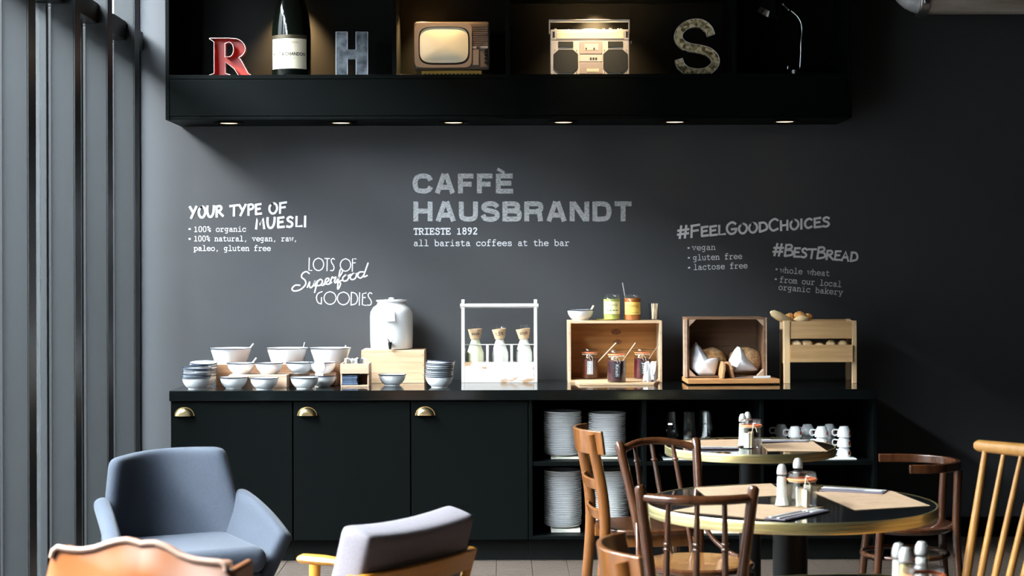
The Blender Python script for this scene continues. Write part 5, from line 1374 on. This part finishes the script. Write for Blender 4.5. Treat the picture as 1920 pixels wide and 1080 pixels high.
# ---- bentwood armchair, opening to the left
def horseshoe(label, x, y, rz):
    t = thing('bentwood_armchair', label, 'chair', (x, y, 0), rz)      # front = -X
    r = .203
    pts = [(-.060, r), (.02, r)]+[(.02+r*.93*math.cos(R(a)), r*math.sin(R(a))) for a in range(80, -81, -10)]+[(.02, -r), (-.028, -r)]
    pts = [Vector((a, b, .705)) for a, b in pts]
    mb = MB(); n = len(pts); vs = []
    for i, p in enumerate(pts):
        tt = (pts[min(i+1, n-1)]-pts[max(i-1, 0)]).normalized(); nn = Vector((-tt.y, tt.x, 0))
        for dx, dz in ((-.011, -.017), (.011, -.017), (.011, .017), (-.011, .017)): vs.append(p+nn*dx+Vector((0, 0, dz)))
    fs = [(4*i+k, 4*i+(k+1) % 4, 4*i+4+(k+1) % 4, 4*i+4+k) for i in range(n-1) for k in range(4)]+[(0, 1, 2, 3), (4*n-4, 4*n-3, 4*n-2, 4*n-1)]
    mb.add(vs, fs); mb.build('arm_rail', CHW2, t, bevel=.004, bseg=3, smooth=True)
    MB().lathe([(.0001, .440), (.175, .440), (.195, .452), (.197, .463), (.188, .470), (.0001, .462)], seg=44).build('seat', CHW2, t, smooth=True)
    for s in (-1, 1):
        MB().tube(smoothp([(.215, s*.125, 0), (.190, s*.118, .25), (.178, s*.115, .46), (.188, s*.112, .690)], 5), .0165, 12).build('rear_leg', CHW2, t, smooth=True)
        MB().tube(smoothp([(-.165, s*.150, 0), (-.142, s*.135, .25), (-.125, s*.12, .45)], 4), .0165, 12).build('front_leg', CHW2, t, smooth=True)
    MB().tube([(.200, 0, .465), (.209, 0, .69)], .010, 10).build('back_spindle', CHW2, t, smooth=True)
    MB().tube([(math.cos(a)*.170, math.sin(a)*.165, .345) for a in [2*PI*i/32 for i in range(33)]], .0095, 10, cap=False).build('ring_stretcher', CHW2, t, smooth=True)
    return t
horseshoe('dark bentwood armchair with horseshoe rail at the right of the nearer table', XX(1695, 6.97), 6.97, R(0))
# ---- golden spindle chair at right edge
a = W(1833, 836, 5.3); b = Vector((1.61, 4.86, a.z))
ax = (b-a).normalized(); lft = Vector((-abs(ax.y), -abs(ax.x)*1, 0)); front = Vector((ax.y, -ax.x, 0))
if front.x > 0: front = -front
t = thing('windsor_chair', 'golden oak spindle-back chair at the right edge of the picture', 'chair', (a.x, a.y, 0))
def lc(s, f_, z): return Vector((ax.x*s+front.x*f_, ax.y*s+front.y*f_, z))
zt = a.z; Lr = .44
MB().tube([lc(-.012, 0, zt), lc(0, -.004, zt), lc(Lr*.5, -.03, zt+.004), lc(Lr, 0, zt), lc(Lr+.012, 0, zt)], [.012, .0185, .021, .0185, .012], 14, flat=(1, .8)).build('top_rail', OAK, t, smooth=True)
for i in range(6):
    s = .03+i*(Lr-.06)/5; sb = .07+i*(Lr-.14)/5
    e = -.024*(1-(2*s/Lr-1)**2)
    thick = .0145 if i in (0, 5) else .0115
    p0 = lc(s, e, zt-.012); p1 = lc(sb, .115, .44)
    MB().tube([p1, p1.lerp(p0, .35), p0], [thick*.8, thick, thick*.62], 12).build('spindle', OAK, t, smooth=True)
sp_ = []
for i in range(28):
    an = 2*PI*i/28; c_1, s_1 = math.cos(an), math.sin(an); e = 3
    v = lc(Lr/2+.20*math.copysign(abs(c_1)**(2/e), c_1), .30+.21*math.copysign(abs(s_1)**(2/e), s_1), 0); sp_.append((v.x, v.y))
MB().hprism(sp_, .425, .455).build('seat', OAK, t, bevel=.008, bseg=3, smooth=True)
for s, f_ in ((.06, .14), (.38, .14), (.06, .46), (.38, .46)):
    ds = -.05 if s < .2 else .05; df = -.04 if f_ < .3 else .04
    MB().tube([lc(s+ds, f_+df, 0), lc(s+ds*.5, f_+df*.5, .22), lc(s, f_, .425)], [.011, .017, .013], 12).build('leg', OAK, t, smooth=True)
# ---- blue armchair
BLUE = pm('blue_wool', (.017, .022, .036), .85, sheen=.07, c2=(.020, .027, .042), scale=(120, 120, 120), bump=.15, bscale=300)
bc = thing('blue_armchair', 'blue-grey upholstered armchair by the window, left of the cupboards', 'armchair', (-1.235, 6.65, 0), R(27))
def back(u, v):
    s = u*2-1; w_ = (.195+.075*(1-v)**.8) if v > .0 else .25
    w_ = .285-.062*max(0, (v-.25)/.75)
    return (s*w_, .24+.10*v-.20*abs(s)**2.0*(1-.2*v), .36+.415*v+.012*s*(v))
MB().shell(back, 10, 8, .062).build('backrest', BLUE, bc, subsurf=2)
for s in (-1, 1):
    def arm(u, v):
        # u from back to front, v from bottom to top
        top = .625-.06*u-.08*u*u
        if u < .12: top -= .0
        y = .17-.41*u-.02*v; x = s*(.190+.055*u+.095*v)
        return (x, y, .30+(top-.30)*v)
    MB().shell(arm, 10, 7, .065).build('armrest', BLUE, bc, subsurf=2)
MB().cbox((0, -.06, .405), (.48, .50, .10)).build('seat_cushion', BLUE, bc, bevel=.045, bseg=5, smooth=True)
MB().cbox((0, -.04, .32), (.46, .46, .07)).build('seat_base', BLUE, bc, bevel=.02, bseg=3, smooth=True)
for sx, sy in ((-1, -1), (1, -1), (-1, 1), (1, 1)):
    MB().tube([(sx*.24, -.03+sy*.22, 0), (sx*.19, -.03+sy*.18, .29)], [.010, .017], 12).build('leg', OAK, bc, smooth=True)
# ---- grey lounge chair
GREY = pm('grey_lilac_wool', (.135, .118, .133), .9, sheen=.06, c2=(.156, .137, .153), scale=(150, 150, 150), bump=.15, bscale=300)
Fd = Vector((-.83, .56, 0)).normalized(); Wd = Vector((.56, .83, 0)).normalized()
org = Vector((-.345, 4.83, 0))
lc_ = thing('lounge_chair', 'grey cushioned lounge chair with honey-coloured wooden frame, seen from behind', 'armchair', org, math.atan2(-Fd.x, Fd.y))
# local: +Y = front, +X = right (far side)
M = Matrix.Translation((0, .02, .36)) @ Matrix.Rotation(R(20), 4, 'X')
cb = MB(); nx_, nz_ = 8, 8
def bcush(u, v): s = u*2-1; return M @ Vector((s*.252*(1-.02*v), .035-.014*math.sin(PI*v), .02+.43*v+.016*s*s*v))
MB().shell(bcush, 8, 8, .105).build('back_cushion', GREY, lc_, subsurf=1, bevel=.02)
pm_ = MB()
ed = [bcush(0, v/12) for v in range(13)]+[bcush(u/12, 1) for u in range(1, 13)]+[bcush(1, 1-v/12) for v in range(1, 13)]
MB().cbox((0, .27, .37), (.50, .52, .11)).build('seat_cushion', GREY, lc_, bevel=.04, bseg=4, smooth=True)
def slat(z0, z1, hw, yo):
    def fn(u, v): s = u*2-1; return (s*hw, yo-.03*(1-s*s)+.035-.33*(z0+(z1-z0)*v-.5), z0+(z1-z0)*v)
    return MB().shell(fn, 14, 2, .014)
slat(.632, .690, .285, -.095).build('top_slat', TEAK, lc_, smooth=True, bevel=.003)
slat(.47, .52, .27, -.09).build('lower_slat', TEAK, lc_, smooth=True, bevel=.003)
for s in (-1, 1):
    MB().tube([(s*.275, .0, .30), (s*.275, -.06, .50), (s*.275, -.118, .69)], [.016, .016, .013], 10, flat=(1, 1)).build('back_upright', TEAK, lc_, smooth=True)
    MB().tube(smoothp([(s*.285, -.03, .595), (s*.30, .25, .598), (s*.30, .46, .598), (s*.295, .55, .596)], 4), [.013]+[.017]*3+[.019]*4+[.022]*4+[.014], 12, flat=(.7, 1.35)).build('armrest', TEAK, lc_, smooth=True)
    MB().tube([(s*.295, .50, .0), (s*.295, .49, .585)], [.013, .018], 12).build('front_leg', TEAK, lc_, smooth=True)
    MB().tube([(s*.285, -.16, .0), (s*.28, -.02, .585)], [.013, .017], 12).build('rear_leg', TEAK, lc_, smooth=True)
    MB().box(s*.275-.012, s*.275+.012, -.05, .52, .255, .31).build('side_rail', TEAK, lc_, bevel=.003)
MB().box(-.27, .27, .49, .515, .255, .31).build('front_rail', TEAK, lc_, bevel=.003)
# ---- leather chair in front, lower left
LEA = pm('cognac_leather', (.36, .115, .034), .33, c2=(.66, .54, .50), scale=(3.2, 3.2, 3.2), lo=.47, hi=.68, detail=2, coat=.35, bump=.12, bscale=30)  # pale noise patches painted into the leather stand in for its bright reflection
LEW = pm('worn_leather_welt', (.40, .26, .20), .4)
LED = pm('dark_tan_leather', (.26, .095, .035), .35, coat=.3)
yl = 3.5; oy = Vector((XX(267, yl), yl, 0))
lt = thing('leather_chair', 'cognac leather chair with a scalloped top edge, in the lower left foreground', 'armchair', oy, R(-9))
top = [(97, 1046), (101, 1034), (110, 1027), (130, 1030), (155, 1031), (182, 1027), (205, 1019), (225, 1013), (245, 1010), (260, 1013), (272, 1017), (284, 1015), (300, 1014), (320, 1020), (345, 1034), (370, 1042), (400, 1045), (425, 1046), (434, 1050), (437, 1062)]
tp = [((a-267)/F*yl, ZZ(b, yl, a)) for a, b in top]
zbt = .50
def lback(u, v):
    i = u*(len(tp)-1); j = min(int(i), len(tp)-2); f_ = i-j
    x = tp[j][0]+(tp[j+1][0]-tp[j][0])*f_; z = tp[j][1]+(tp[j+1][1]-tp[j][1])*f_
    bulge = .030*math.sin(PI*min(1, max(0, u)))*math.sin(PI*min(1, .5*(1-v)*3+.0))
    return Vector((x, -bulge, zbt+(z-zbt)*v))
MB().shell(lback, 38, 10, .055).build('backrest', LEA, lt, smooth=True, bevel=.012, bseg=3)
MB().tube([Vector((x, -.030, z+.0015)) for x, z in tp], .006, 8).build('welt', LEW, lt, smooth=True)
for s in (1,):
    x = tp[-1][0] if s > 0 else tp[0][0]
    MB().box(x-(.0 if s > 0 else .018), x+(.018 if s > 0 else .0), -.025, .10, .48, ZZ(1058, yl, 430)).build('side_wing', LED, lt, bevel=.008, bseg=3, smooth=True)
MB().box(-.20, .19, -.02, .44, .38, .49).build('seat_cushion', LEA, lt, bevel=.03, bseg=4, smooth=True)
for sx, sy in ((-.18, .0), (.17, .0), (-.18, .41), (.17, .41)):
    MB().tube([(sx*1.05, sy, 0), (sx, sy, .385)], [.014, .02], 10).build('leg', CHW2, lt, smooth=True)
bpy.context.view_layer.update()
